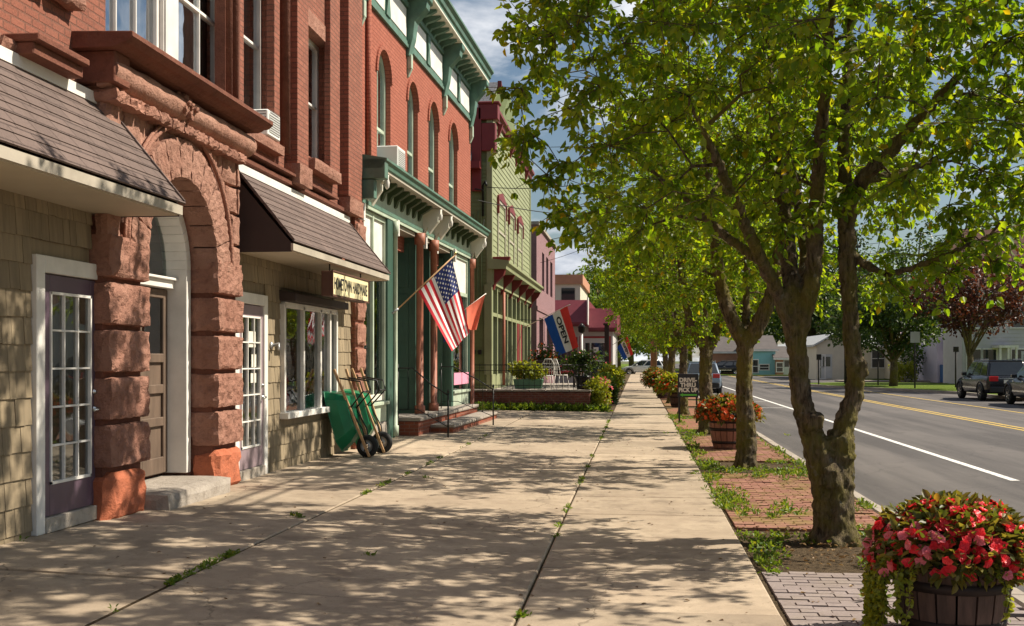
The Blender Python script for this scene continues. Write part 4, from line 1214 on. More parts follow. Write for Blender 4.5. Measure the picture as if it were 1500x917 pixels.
b.build('red_stripe', 'flag_red', t); b2.build('white_stripe', 'flag_white', t)
b = MB(); strip_mesh(b, P, 0, .42, 6 / 13, 1, 14, 14); cn = b.build('canton', 'flag_blue', t)
b = MB()
for side in (-.006, .006):
    for r in range(9):
        for c in range(6 if r % 2 == 0 else 5):
            u = .42 * ((c + (.5 if r % 2 == 0 else 1.0)) / 6); v = 6 / 13 + (7 / 13) * (r + .5) / 9
            pts = []
            for k in range(10):
                a = PI / 2 + k * PI / 5; rr = .026 if k % 2 == 0 else .011
                pts.append(P(u + rr * math.cos(a) / 1.4, v + rr * math.sin(a) / .95, side))
            pts2 = [P(u, v, side)] + pts
            b.add(pts2, [(0, 1 + k, 1 + (k + 1) % 10) for k in range(10)])
b.build('stars', 'flag_white', cn)

# coral flag farther along and a furled blue one
base = PT(664, 466, 27.2); tip = PT(712, 430, 27.6)
t = thing('plain_flag', 'plain coral red flag half hidden behind the stars and stripes', 'flag', base)
b = MB(); pole(b, base, tip, .012); b.build('flagpole', 'white_paint', t)
P = cloth(PT(683, 451, 27.3), PT(711, 431, 27.5), PT(684, 481, 27.2), PT(697, 484, 27.6), .06, 1.6, 1.)
b = MB(); strip_mesh(b, P, 0, 1, 0, 1, 14, 14); b.build('cloth', 'coral_cloth', t)
base = PT(640, 478, 25.6); tip = PT(656, 462, 25.6)
t = thing('plain_flag', 'small dark blue flag hanging behind the lower stripes of the big flag', 'flag', base)
b = MB(); pole(b, base, tip, .01); b.build('flagpole', 'white_paint', t)
P = cloth(PT(648, 472, 25.6), PT(656, 464, 25.6), PT(650, 502, 25.6), PT(664, 490, 25.6), .04, 1.6, 1.)
b = MB(); strip_mesh(b, P, 0, 1, 0, 1, 8, 8); b.build('cloth', 'flag_blue', t)

# ================================================================== two green wheelbarrows tipped up against the wall
def wheelbarrow(label, loc, rz, lean):
    """standing on its nose: wheel at the pavement, handles up"""
    t = thing('wheelbarrow', label, 'wheelbarrow', loc, rz, 'green wheelbarrows against the shop wall')
    # build flat (x forward to wheel, z up) then tilt
    T = Matrix.Rotation(lean, 4, 'Y')
    def X(b):
        b.v = [tuple(T @ Vector(p)) for p in b.v]; return b
    # tray: open tub, pointed towards the wheel
    rim = [(.66, -.14), (.66, .14), (.48, .31), (-.25, .34), (-.38, .28), (-.38, -.28), (-.25, -.34), (.48, -.31)]
    bot = [(.38, -.1), (.38, .1), (.28, .2), (-.12, .22), (-.2, .18), (-.2, -.18), (-.12, -.22), (.28, -.2)]
    b = MB(); n_ = 8
    def ring(p, z, k=1.): return [(x * k, y * k, z) for x, y in p]
    mid = [((a[0] * .5 + c[0] * .5) * 1.03, (a[1] * .5 + c[1] * .5) * 1.03) for a, c in zip(rim, bot)]
    rings = [ring(bot, .27, 1.1), ring(mid, .43, 1.06), ring(rim, .6), ring(rim, .61, 1.05), ring(rim, .605, 1.0), ring(mid, .44, 1.03), ring(bot, .285, 1.06)]
    rings = [[(x + .1, y, z) for x, y, z in r_] for r_ in rings]
    vs = [p for r_ in rings for p in r_]
    fs = [tuple(range(8))[::-1]] + [(i * 8 + k, i * 8 + (k + 1) % 8, (i + 1) * 8 + (k + 1) % 8, (i + 1) * 8 + k) for i in range(6) for k in range(8)] + [tuple(48 + k for k in range(8))]
    b.smooth = False; b.add(vs, fs); X(b).build('tray', 'barrow_green', t, .008, True, 2)
    for s_ in (-1, 1):
        b = MB(); p0, p1 = Vector((.99, s_ * .09, .17)), Vector((-.62, s_ * .29, .33))
        d_ = (p1 - p0).normalized(); q = d_.to_track_quat('X', 'Z').to_matrix()
        b.obox((p0 + p1) / 2, (p1 - p0).length / 2, .018, .022, q); X(b).build('wooden_handle', 'tan_wood', t, .005, True)
        b = MB(); b.tube([(.1, s_ * .16, .27), (-.12, s_ * .2, -.05), (-.3, s_ * .22, -.05), (-.45, s_ * .24, .3)], .014, 8); X(b).build('leg', 'iron', t, 0, True)
        b = MB(); b.tube([(.1, s_ * .15, .28), (.5, s_ * .11, .16), (.78, s_ * .07, .18)], .012, 8); X(b).build('frame_tube', 'iron', t, 0, True)
    b = MB(); b.tube([(-.12, -.2, -.05), (-.12, .2, -.05)], .012, 8); b.tube([(.95, -.1, .28), (1.02, 0, .3), (.95, .1, .28)], .01, 6); b.tube([(.78, -.07, .18), (.95, -.1, .28)], .01, 6); b.tube([(.78, .07, .18), (.95, .1, .28)], .01, 6)
    X(b).build('cross_brace', 'iron', t, 0, True)
    M = Matrix.Rotation(PI / 2, 3, 'X')
    b = MB(); b.lathe((.8, 0, .19), [(.11, -.045), (.15, -.05), (.185, -.035), (.2, 0), (.185, .035), (.15, .05), (.11, .045)], 28, M, False); X(b)
    wh = b.build('wheel', 'tyre', t, 0, True)
    b = MB(); b.lathe((.8, 0, .19), [(.11, -.045), (.10, -.02), (.045, -.015), (.035, -.05), (.035, .05), (.045, .015), (.10, .02), (.11, .045)], 20, M, False); X(b).build('rim', 'galvanised', wh, 0, True)
    b = MB(); b.tube([(.8, -.08, .19), (.8, .08, .19)], .012, 8); X(b).build('axle', 'iron', wh, 0, True)
    return t
def wb(label, X, Y, rz, lean):
    T = Matrix.Rotation(lean, 4, 'Y'); c = T @ Vector((.8, 0, .19))
    o = wheelbarrow(label, (X, Y, gz(X, Y) + .18 - c.z * .9 + .002), rz, lean)
    o.scale = (.9,) * 3; return o
wb('green wheelbarrow tipped upright against the shop wall nearest the show window', -4.22, 17.25, R(174), R(105))
wb('green wheelbarrow tipped upright behind the other next to the stone pilaster', -4.16, 18.05, R(178), R(104))
# ================================================================== green clapboard building
GX = -4.7; GY0, GY1 = YW(719, GX), YW(776, GX)
Gb = thing('clapboard_building', 'light green clapboard building with dark red trim and slate gable roof', 'building', (-5, (GY0 + GY1) / 2, 0))
def clap(b, X0, X1, Y0, Y1, z0, z1, face='x', step=.13):
    """sawtooth boards; face 'x' looks to the street, 'y' looks towards the camera"""
    z = z0
    while z < z1 - .01:
        zt = min(z + step, z1)
        if face == 'x': b.prism([(X1, z), (X0 + .018, z), (X0, zt), (X1, zt)], 'y', Y0, Y1)
        else: b.prism([(Y1, z), (Y0 - .018, z), (Y0, zt), (Y1, zt)], 'x', X0, X1)
        z = zt
gm = (GY0 + GY1) / 2
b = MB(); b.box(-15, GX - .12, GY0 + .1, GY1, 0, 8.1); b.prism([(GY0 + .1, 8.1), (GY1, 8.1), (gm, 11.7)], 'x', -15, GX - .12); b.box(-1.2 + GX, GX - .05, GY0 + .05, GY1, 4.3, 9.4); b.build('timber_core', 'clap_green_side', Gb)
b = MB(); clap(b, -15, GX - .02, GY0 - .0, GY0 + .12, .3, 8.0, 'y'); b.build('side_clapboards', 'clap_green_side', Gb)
gw = [(YW(728, GX), YW(739, GX)), (YW(744, GX), YW(752, GX)), (YW(757, GX), YW(764, GX))]
b = MB()
clap(b, GX, GX - .06, GY0, GY1, 4.75, 9.5, step=.19)
b.build('front_clapboards', 'clap_green', Gb)
b = MB(); b.box(GX - .14, GX + .05, GY0 - .03, GY0 + .2, .3, 9.4); b.box(GX - .14, GX + .05, GY1 - .15, GY1 + .05, .3, 9.4); b.box(-15, -14.8, GY0 - .03, GY0 + .1, .3, 8)
split(b, 'corner_board', 'clap_green', Gb, .01)
for i, (a, c) in enumerate(gw):
    b = MB(); X = GX + .05
    b.box(X - .1, X, a, a + .1, 4.95, 7.0); b.box(X - .1, X, c - .1, c, 4.95, 7.0); b.box(X - .1, X, a, c, 6.9, 7.0); b.box(X - .1, X + .04, a - .06, c + .06, 4.87, 4.95); b.box(X - .1, X - .01, a + .1, c - .1, 5.9, 5.97)
    f = b.build('window', 'cream_paint', Gb)
    bx('pane', 'dark_glass', f, X - .07, X - .06, a + .1, c - .1, 4.95, 6.9)
    b = MB(); m_ = (a + c) / 2
    b.prism([(a - .06, 7.0), (c + .06, 7.0), (c + .06, 7.1), (m_, 7.32), (a - .06, 7.1)], 'x', X - .1, X + .03); b.box(X - .05, X + .04, a - .12, a - .0, 6.5, 7.0); b.box(X - .05, X + .04, c, c + .12, 6.5, 7.0)
    b.build('window_hood', 'barn_red', f)
# parapet cornice with red end block, small gable and slate roof
b = MB(); b.prism([(GX - .3, 9.5), (GX + .08, 9.5), (GX + .1, 9.6), (GX + .2, 9.68), (GX + .2, 9.78), (GX - .3, 9.82)], 'y', GY0 - .1, GY1 + .15); b.build('parapet_cornice', 'barn_red', Gb)
b = MB(); b.box(GX - .4, GX + .25, GY0 - .12, GY0 + .3, 9.3, 9.8); b.box(GX - .42, GX + .3, GY0 - .16, GY0 + .34, 9.8, 9.88); b.box(GX - .3, GX + .16, GY0 - .1, GY0 + .3, 8.3, 9.2)
b.box(GX - .62, GX - .3, GY0 - .12, GY0 - .02, 7.0, 9.7)
b.build('parapet_end_block', 'barn_red', Gb, .02)
b = MB()
for k in range(6):
    y = GY0 + 1.6 + k * (GY1 - GY0 - 2) / 6; b.prism([(GX, 9.5), (GX + .2, 9.5), (GX + .1, 9.2), (GX, 9.0)], 'y', y, y + .16)
split(b, 'cornice_bracket', 'barn_red', Gb)
b = MB()
for s in (1, -1):
    e = GY0 - .4 if s > 0 else GY1 + .4
    P = [(e, 7.9), (gm, 12.0), (gm, 12.15), (e - .0, 8.08)]
    b.prism(P, 'x', -15.3, GX - .6)
split(b, 'slate_roof_slope', 'slate_roof', Gb)
b = MB()
for e in (GY1 + .42,):
    b.prism([(e, 7.75), (gm, 11.85), (gm, 12.2), (e, 8.12)], 'x', GX - .6, GX - .45)
split(b, 'barge_board', 'barn_red', Gb)
b = MB(); b.prism([(GY0 + .5, 8.1), (GY1 - .4, 8.1), (gm, 11.75)], 'x', GX - .75, GX - .62); b.build('gable_wall', 'clap_green', Gb)
b = MB(); b.box(-15.3, GX - .3, GY0 - .45, GY0 - .35, 7.7, 7.92); b.box(-15.3, GX - .3, GY0 - .35, GY0, 7.7, 7.75); b.build('eaves', 'barn_red', Gb)
# shop front: cornice on red brackets, transoms, door
b = MB(); b.prism([(GX - .1, 4.5), (GX + .5, 4.5), (GX + .52, 4.62), (GX + .6, 4.68), (GX + .6, 4.76), (GX - .1, 4.85)], 'y', GY0 - .1, GY1 + .1); b.box(GX - .1, GX + .1, GY0, GY1, 4.0, 4.5)
b.build('shop_cornice', 'clap_green', Gb)
b = MB()
for k in range(6):
    y = GY0 + .02 + k * (GY1 - GY0 - .3) / 5; w_ = .3 if k == 0 else .12
    b.prism([(GX, 4.5 if k else 4.9), (GX + (.5 if k else .62), 4.5 if k else 4.9), (GX + .4, 4.3), (GX + .15, 4.05), (GX + .08, 3.85), (GX, 3.8)], 'y', y, y + w_)
split(b, 'shop_bracket', 'barn_red', Gb, .01)
b = MB(); b.box(GX - .2, GX, GY0, GY1, .3, 1.1); b.box(GX - .2, GX + .03, GY0, GY1, 3.0, 3.12); b.box(GX - .2, GX + .01, GY0, GY1, 3.9, 4.0)
nb = 9
for k in range(nb + 1):
    y = GY0 + (GY1 - GY0) * k / nb; b.box(GX - .2, GX + .04, y - .09, y + .09, 1.1, 4.0)
b.build('shop_front', 'clap_green', Gb)
bx('pane', 'dark_glass', Gb, GX - .1, GX - .08, GY0, GY1, 1.1, 3.9)
bx('red_door', 'barn_red', Gb, GX - .08, GX + .02, YW(757, GX), YW(764, GX), .6, 3.0, bevel=.01)
b = MB(); b.tube([(GX + .12, YW(733, GX), .7), (GX + .12, YW(733, GX), 3.9)], .05, 10); b.build('thin_column', 'copper_red', Gb)
b = MB()
for k, x in enumerate((-5.0, -5.12, -5.24)):
    b.tube([(x, GY0 - .04, 6.5 - k * .1), (x, GY0 - .04, 2.9 + k * .12), (x - .12, GY0 - .04, 2.75), (x - .6, GY0 - .04, 2.75)], .016, 6)
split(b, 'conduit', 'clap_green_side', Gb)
b = MB(); b.box(-5.3, -5.2, GY0 - .1, GY0 - .01, 1.75, 1.9); b.box(-5.1, -5.0, GY0 - .1, GY0 - .01, 1.75, 1.9); split(b, 'outlet_box', 'black_paint', Gb)
b = MB(); b.tube([(-4.95, GY0 - .05, 6.2), (-4.95, GY0 - .05, 7.2), (-4.85, GY0 - .2, 7.3), (-4.8, GY0 - .3, 7.15)], .035, 8); b.tube([(-5.3, GY0 - .05, 7.1), (-4.9, GY0 - .3, 7.0)], .02, 6); b.build('service_mast', 'iron', Gb)
b = MB(); b.box(GX - .15, GX + .12, GY0 - .02, GY1, 0, .32); b.build('stone_footing', 'wall_brick', Gb)

# ================================================================== mauve brick building
MX = -4.7; MY0, MY1 = YW(786, MX), YW(813, MX)
Mb = thing('brick_building', 'mauve painted two storey brick building beyond the green clapboards', 'building', (-6, MY0 + 5, 0))
b = MB(); mw = [(YW(a, MX), YW(a + 3.2, MX), 5.0, 6.9) for a in (794, 800, 806)] + [(YW(790, MX), YW(796, MX), .2, 3.6), (YW(801, MX), YW(810, MX), 1.2, 3.4)]
mwu = mw[:3]; 
wall_open(b, MX, MX - .4, MY0, MY1, 4.2, 7.9, mwu); wall_open(b, MX, MX - .4, MY0, MY1, 0, 4.2, mw[3:]); b.box(-14, MX - .4, MY0, MY0 + .3, 0, 7.9); b.box(-14, MX - .5, MY0 + .3, MY1, 0, 7.6)
b.build('brick_wall', 'mauve_brick', Mb)
for (a, c, z0, z1) in mw:
    f = MB(); X = MX - .2
    f.box(X - .06, X, a, a + .08, z0, z1); f.box(X - .06, X, c - .08, c, z0, z1); f.box(X - .06, X, a, c, z1 - .08, z1); f.box(X - .06, X, a, c, z0, z0 + .08); f.box(X - .05, X - .01, a, c, (z0 + z1) / 2 - .03, (z0 + z1) / 2 + .03)
    f = f.build('window', 'purple_paint', Mb); bx('pane', 'dark_glass', f, X - .04, X - .03, a, c, z0, z1)
b = MB(); b.box(-14, MX + .12, MY0 - .06, MY1 + .06, 7.9, 8.05); b.build('coping', 'grey_stone', Mb)
b = MB(); b.box(MX, MX + .05, MY0, MY1, 3.9, 4.1); b.build('band_course', 'mauve_brick', Mb)

# ================================================================== low white building with maroon roof band
WY = 66.5
Wb = thing('shop_building', 'single storey white building with maroon metal roof band and red framed door', 'building', (-3, WY + 3, 0))
xl, xr = -9.0, -1.45
b = MB(); b.box(xl, xr, WY, WY + 14, 0, 3.6); b.build('white_wall', 'white_siding', Wb)
xs = lambda px: (px - VPX) / 1660 * (WY)
b = MB(); b.prism([(WY - .9, 3.55), (WY - .9, 3.75), (WY + .2, 5.1), (WY + 14, 5.1), (WY + 14, 3.55)], 'x', xl, xs(862)); b.build('mansard_roof', 'maroon_metal', Wb)
b = MB(); b.prism([(WY - .3, 3.25), (WY - .3, 3.45), (WY + .4, 4.6), (WY + 14, 4.6), (WY + 14, 3.25)], 'x', xs(862) + .02, xr + .25); b.build('porch_roof', 'maroon_metal', Wb)
b = MB(); b.box(xl, xs(862), WY - .95, WY - .88, 3.5, 3.62); b.box(xs(862) + .02, xr + .27, WY - .36, WY - .3, 3.2, 3.3); split(b, 'gutter', 'stain_red', Wb)
b = MB(); b.box(xs(862) - .04, xs(862) + .02, WY - .95, WY + .2, 3.6, 5.2); b.build('roof_verge', 'white_paint', Wb)
b = MB(); y = WY - .04
for (a, c, z0, z1) in ((xs(815), xs(846), 1.2, 2.9), (xs(849), xs(895), .1, 2.95)):
    b.box(a, a + .12, y, WY, z0, z1); b.box(c - .12, c, y, WY, z0, z1); b.box(a + .12, c - .12, y, WY, z1 - .12, z1); b.box(a + .12, c - .12, y, WY, z0, z0 + .1)
split(b, 'red_frame', 'red_trim', Wb) if False else b.build('red_frame', 'red_trim', Wb)
b = MB(); b.box(xs(815) + .12, xs(846) - .12, y + .015, WY - .005, 1.3, 2.78); b.build('shop_window_pane', 'dark_glass', Wb)
b = MB(); a, c = xs(849) + .12, xs(895) - .12; b.box(a, a + .22, y + .01, WY, .2, 2.83); b.box(c - .22, c, y + .01, WY, .2, 2.83); b.box(a + .22, c - .22, y + .01, WY, 2.55, 2.83); b.box(a + .22, c - .22, y + .01, WY, .2, .5); b.box(a + .22, c - .22, y + .01, WY, 1.45, 1.55)
d_ = b.build('glazed_door', 'grey_plastic', Wb); bx('pane', 'dark_glass', d_, a + .22, c - .22, y + .03, WY - .004, .5, 2.55)
b = MB(); b.box(a + .7, a + 1.0, y + .005, y + .02, 2.0, 2.3); b.build('door_notice', 'white_paint', d_)
t = thing('lantern_post', 'white post with black lantern in front of the low white building', 'lamp post', (xs(853), WY - 5, 0))
x_ = -3.05; yy = 61.0; x_ = (852 - VPX) / 1660 * yy
b = MB(); b.tube([(x_, yy, 0), (x_, yy, 3.0)], .07, 10); b.build('post', 'white_paint', t)
b = MB(); b.lathe((x_, yy, 3.0), [(.06, 0), (.18, .08), (.2, .3), (.24, .32), (.08, .5), (.02, .55)], 8); b.build('lantern', 'iron', t)
# brown building peeping over the maroon roof
t = thing('flat_roofed_building', 'brown upper storey with dark windows rising behind the maroon roof', 'building', (-8, 84, 0))
x0, x1 = (770 - VPX) / 1660 * 84, (850 - VPX) / 1660 * 84
b = MB(); b.box(x0 - 3, x1, 84, 96, 0, 7.2); b.build('wall', 'beige_siding', t)
b = MB(); b.box(x0 - 3.1, x1 + .2, 83.8, 96, 7.2, 7.9); b.build('roof_band', 'orange_brick_far', t)
b = MB()
for k in range(3): b.box(x1 - 1.7 - k * 1.5 + .3, x1 - .5 - k * 1.5 + .1, 83.93, 84, 5.4, 6.9)
split(b, 'window', 'dark_glass', t)
b = MB(); b.box(x0 - 3.1, x1 + .25, 83.75, 84.0, 5.1, 5.22); b.build('sill_band', 'white_paint', t)

# ================================================================== raised brick terrace in front of the green building
TY0, TY1, TX0, TX1 = 34.2, 46, -5.2, -1.42
Tw = thing('terrace_wall', 'low rough brick retaining wall with stone coping round a raised terrace', 'wall', (-3, 34.2, 0))
b = MB(); b.rock(TX0, TX1, TY0, TY0 + .35, 0, .6, (60, 3, 12), .03, .02, freq=9); b.rock(TX1 - .35, TX1 - .005, TY0 + .36, TY1, 0, .6, (3, 60, 6), .016, .02, freq=5); b.build('brickwork', 'wall_brick', Tw)
b = MB(); x = TX0
while x < TX1:
    w_ = random.uniform(.5, .8); b.rock(x, min(x + w_, TX1 + .03) - .01, TY0 - .04, TY0 + .36, .6, .675, (4, 3, 2), .008, .015); x += w_
b.build('coping', 'slab_stone', Tw)
b = MB(); b.box(TX0, TX1 - .3, TY0 + .3, TY1, 0, .62); b.build('terrace_floor', 'slab_stone', Tw)
t = thing('iron_fence', 'thin black iron picket fence along the terrace edge', 'fence', (-3.4, TY0 + .1, .67))
b = MB(); yy = TY0 + .12; b.tube([(-5.0, yy, 1.42), (TX1 - .1, yy, 1.42)], .014, 6); b.tube([(-5.0, yy, .8), (TX1 - .1, yy, .8)], .011, 6); b.tube([(-5.0, yy, 1.25), (TX1 - .1, yy, 1.25)], .009, 6); b.build('rail', 'iron', t)
b = MB(); x = -5.0
while x < TX1 - .1: b.tube([(x, yy, .67), (x, yy, 1.46)], .0075, 5); x += .17
split(b, 'picket', 'iron', t)

def PX(px, Y): return (px - VPX) / 1660 * Y
# green trough planter
t = thing('planter_trough', 'pale green trough planter overflowing with bright foliage on the terrace wall', 'planter', (PX(773, 34.9), 34.9, .63))
x0, x1 = PX(752, 34.9), PX(796, 34.9)
b = MB(); b.prism([(x0 + .06, .68), (x1 - .06, .68), (x1, .98), (x0, .98)], 'y', 34.6, 35.0); b.build('trough', 'planter_green', t, .015)
foliage('plant_leaves', [(random.uniform(x0, x1), 34.8 + random.uniform(-.2, .2), 1.08 + random.uniform(0, .3)) for _ in range(26)], 30, .17, .11, 'lime_leaf', t)
# wire chair
def garden_chair(label, x, y, z, rz, mat):
    t = thing('garden_chair', label, 'chair', (x, y, z), rz, 'garden chairs on the terrace')
    b = MB(); b.tube([(.22 * math.cos(k * PI / 12), .22 * math.sin(k * PI / 12), .45) for k in range(25)], .014, 6)
    for k in range(5): c = -.16 + k * .08; h = math.sqrt(.22 ** 2 - c * c); b.tube([(c, -h, .45), (c, h, .45)], .007, 5)
    b.build('seat', mat, t, 0, True)
    b = MB(); b.tube([(-.2, .12, .45), (-.2, .2, .8), (-.1, .23, .98), (.1, .23, .98), (.2, .2, .8), (.2, .12, .45)], .013, 6)
    for k in range(4): c = -.12 + k * .08; b.tube([(c, .2, .46), (c, .22, .97)], .007, 5)
    for k in range(3): b.tube([(-.19, .2, .6 + k * .12), (.19, .2, .6 + k * .12)], .006, 5)
    b.tube([(.1 * math.cos(k * PI / 8), .215, .75 + .1 * math.sin(k * PI / 8)) for k in range(17)], .008, 5)
    b.build('backrest', mat, t, 0, True)
    for sx in (-1, 1):
        for sy in (-1, 1):
            b = MB(); b.tube([(sx * .15, sy * .14, .45), (sx * .21, sy * .2, 0)], .012, 6); b.build('leg', mat, t, 0, True)
    return t
ch = garden_chair('white wire garden chair facing the street on the terrace', PX(800, 35.7), 35.7, .62, R(200), 'white_paint')
garden_chair('white wire garden chair farther back beside the dark table', PX(822, 37.4), 37.4, .62, R(120), 'white_paint')
t = thing('garden_table', 'round dark garden table among chairs on the terrace', 'table', (PX(788, 37.2), 37.2, .62))
b = MB(); b.lathe((0, 0, .7), [(.02, 0), (.5, 0), (.52, .02), (.5, .035), (.02, .035)], 24); b.build('table_top', 'iron', t, 0, True)
b = MB(); b.lathe((0, 0, 0), [(.25, 0), (.2, .05), (.04, .08), (.04, .7)], 12); b.build('pedestal', 'iron', t, 0, True)
t = thing('bench', 'dark garden bench with red cushions against the green shop front', 'bench', (PX(815, 39.5), 39.5, .62))
b = MB(); b.box(-.7, .7, -.22, .22, .38, .43); b.build('seat', 'dark_brown', t, .01, True)
b = MB(); b.box(-.7, .7, .2, .26, .43, .95); b.build('backrest', 'dark_brown', t, .01, True)
b = MB()
for sx in (-.62, .62):
    for sy in (-.18, .2): b.box(sx - .03, sx + .03, sy - .03, sy + .03, 0, .38)
split(b, 'leg', 'dark_brown', t, 0, True)
b = MB(); b.rock(-.6, -.05, -.2, .12, .43, .62, (4, 3, 3), .02, .06); b.rock(.1, .6, -.2, .12, .43, .6, (4, 3, 3), .02, .06); split(b, 'cushion', 'red_trim', t, 0, True)
# potted tree
x_ = PX(853, 35.1)
t = thing('potted_shrub', 'round leafy standard shrub with pink flowers in a black pot on the wall corner', 'potted plant', (x_, 35.1, .62))
b = MB(); b.lathe((x_, 35.1, .66), [(.17, 0), (.2, .2), (.25, .36), (.27, .36), (.27, .42), (.22, .42)], 18); b.build('pot', 'black_paint', t)
b = MB(); b.tube([(x_, 35.1, 1.0), (x_ + .02, 35.1, 1.5)], .025, 6); b.build('stem', 'bark', t)
cs = [(x_ + random.gauss(0, .24), 35.1 + random.gauss(0, .2), 1.52 + random.gauss(0, .16)) for _ in range(40)]
foliage('leaves', cs, 26, .16, .1, 'dark_leaf', t)
foliage('flowers', cs[:14], 2, .22, .07, 'pink_petal', t, aspect=.5)
# hanging basket
x_ = PX(797, 41)
t = thing('hanging_basket', 'hanging basket of red and orange flowers before the mauve wall', 'hanging basket', (x_, 41, 1.6))
b = MB(); b.lathe((x_, 41, 1.40), [(.05, 0), (.22, .1), (.3, .25)], 16); b.build('basket', 'dark_brown', t)
b = MB()
for k in range(3): b.tube([(x_ + .28 * math.cos(k * 2.1), 41 + .28 * math.sin(k * 2.1), 1.65), (x_, 41, 2.3)], .006, 4)
b.tube([(x_, 41, 2.3), (x_, 41, 3.0), (x_ - .9, 41.1, 3.05)], .012, 5); b.build('hanger', 'iron', t)
cs = [(x_ + random.gauss(0, .26), 41 + random.gauss(0, .22), 1.6 + random.gauss(0, .18)) for _ in range(30)]
foliage('leaves', cs, 20, .16, .1, 'dark_leaf', t); foliage('blossoms', cs[:20], 6, .2, .08, 'orange_petal', t, aspect=.5)

# ================================================================== OPEN flags
def open_flag(label, base, tip, A0, A1, B0, B1, group='OPEN flags on slanting poles', tsz=.2):
    t = thing('open_flag', label, 'flag', base, group=group)
    b = MB(); pole(b, base, tip, .016); b.build('flagpole', 'white_paint', t)
    P = cloth(A0, A1, B0, B1, .05, 1.8, .6)
    for nm, m_, v0, v1 in (('blue_band', 'open_blue', 0, .36), ('white_band', 'flag_white', .36, .68), ('red_band', 'open_red', .68, 1)):
        b = MB(); strip_mesh(b, P, 0, 1, v0, v1, 18, 5); b.build(nm, m_, t)
    hl = ((A1 - A0).length + (B1 - B0).length) / 2; fl_ = ((B0 - A0).length + (B1 - A1).length) / 2
    vs, fs = text_geo('OPEN', .36 * hl, .012)
    w_ = max(v.x for v in vs) - min(v.x for v in vs); k = .72 * fl_ / w_
    for side in (-.012, .012):
        b = MB(); b.add([P(.46 + v.x * k * .93 / fl_, .52 + v.y * .7 / hl, side) for v in vs], fs); b.build('lettering', 'sign_black', t)
d = 42
open_flag('larger OPEN flag with blue white and red bands hanging over the terrace', PT(765, 481, 46.2), PT(835, 446, 42.2), PT(797, 467, 42.8), PT(831, 448, 42.3), PT(818, 521, 42.6), PT(848, 508, 42.1))
open_flag('small distant OPEN flag with blue white and red bands near the pavement shrubs', PT(893, 508, 66.8), PT(921, 490, 64), PT(904, 509, 64.6), PT(919, 492, 64.1), PT(914, 527, 64.4), PT(928, 519, 64))

# shrubs and flower beds along the pavement edge
def shrub(label, x, y, z, w_, h, mat, leaf=.1, per=36, nc=30, group='shrubs beside the pavement', flowers=None, name='shrub', cat='shrub'):
    t = thing(name, label, cat, (x, y, z), group=group)
    b = MB()
    for k in range(5):
        a = k * 1.3; b.tube([(x, y, z), (x + math.cos(a) * w_ * .25, y + math.sin(a) * w_ * .25, z + h * .6)], .012, 5)
    b.build('stems', 'bark', t)
    cs = []
    for _ in range(nc):
        a = random.uniform(0, 2 * PI); r = w_ / 2 * math.sqrt(random.random()) * .85; q = random.random()
        cs.append((x + r * math.cos(a), y + r * math.sin(a), z + .1 + h * (.12 + .75 * q * (1 - .5 * (2 * r / w_) ** 2))))
    foliage('foliage', cs, per, .16 * max(w_, h), leaf, mat, t)
    if flowers: foliage('flowers', cs, 7, .17 * max(w_, h), .07, flowers, t, aspect=.5)
    return t
shrub('yellow green trailing plant spilling over the terrace wall corner', -1.3, 34.6, .0, .55, .95, 'lime_leaf', .09, 40, 34)
shrub('pale pink flowering plant at the end of the terrace wall', -1.2, 36.2, 0, .6, 1.0, 'lime_leaf', .09, 30, 24, flowers='pink_petal')
shrub('dark green leafy clump past the terrace corner', -1.15, 41, 0, .85, .75, 'dark_leaf', .16, 30, 30)
shrub('bright green upright shrub beneath the small OPEN flag', -1.4, 56, 0, 1.3, 1.35, 'lime_leaf', .16, 34, 50)
shrub('lower bright green bush between terrace and small flag', -1.45, 48, 0, 1.0, 1.05, 'weed_leaf', .15, 34, 40)
shrub('broad green bush at the far end beside the white building', -1.4, 62, 0, 1.2, 1.0, 'dark_leaf', .15, 34, 40)
t = thing('porch_post', 'dark square porch post beside the red framed door', 'post', (PX(889, 60), 60, 0))
x_ = PX(889, 60); b = MB(); b.box(x_ - .12, x_ + .12, 59.88, 60.12, 0, 3.4); b.build('shaft', 'dark_brown', t); b = MB(); b.box(x_ - .18, x_ + .18, 59.8, 60.2, 3.4, 3.5); b.build('cap', 'dark_brown', t)
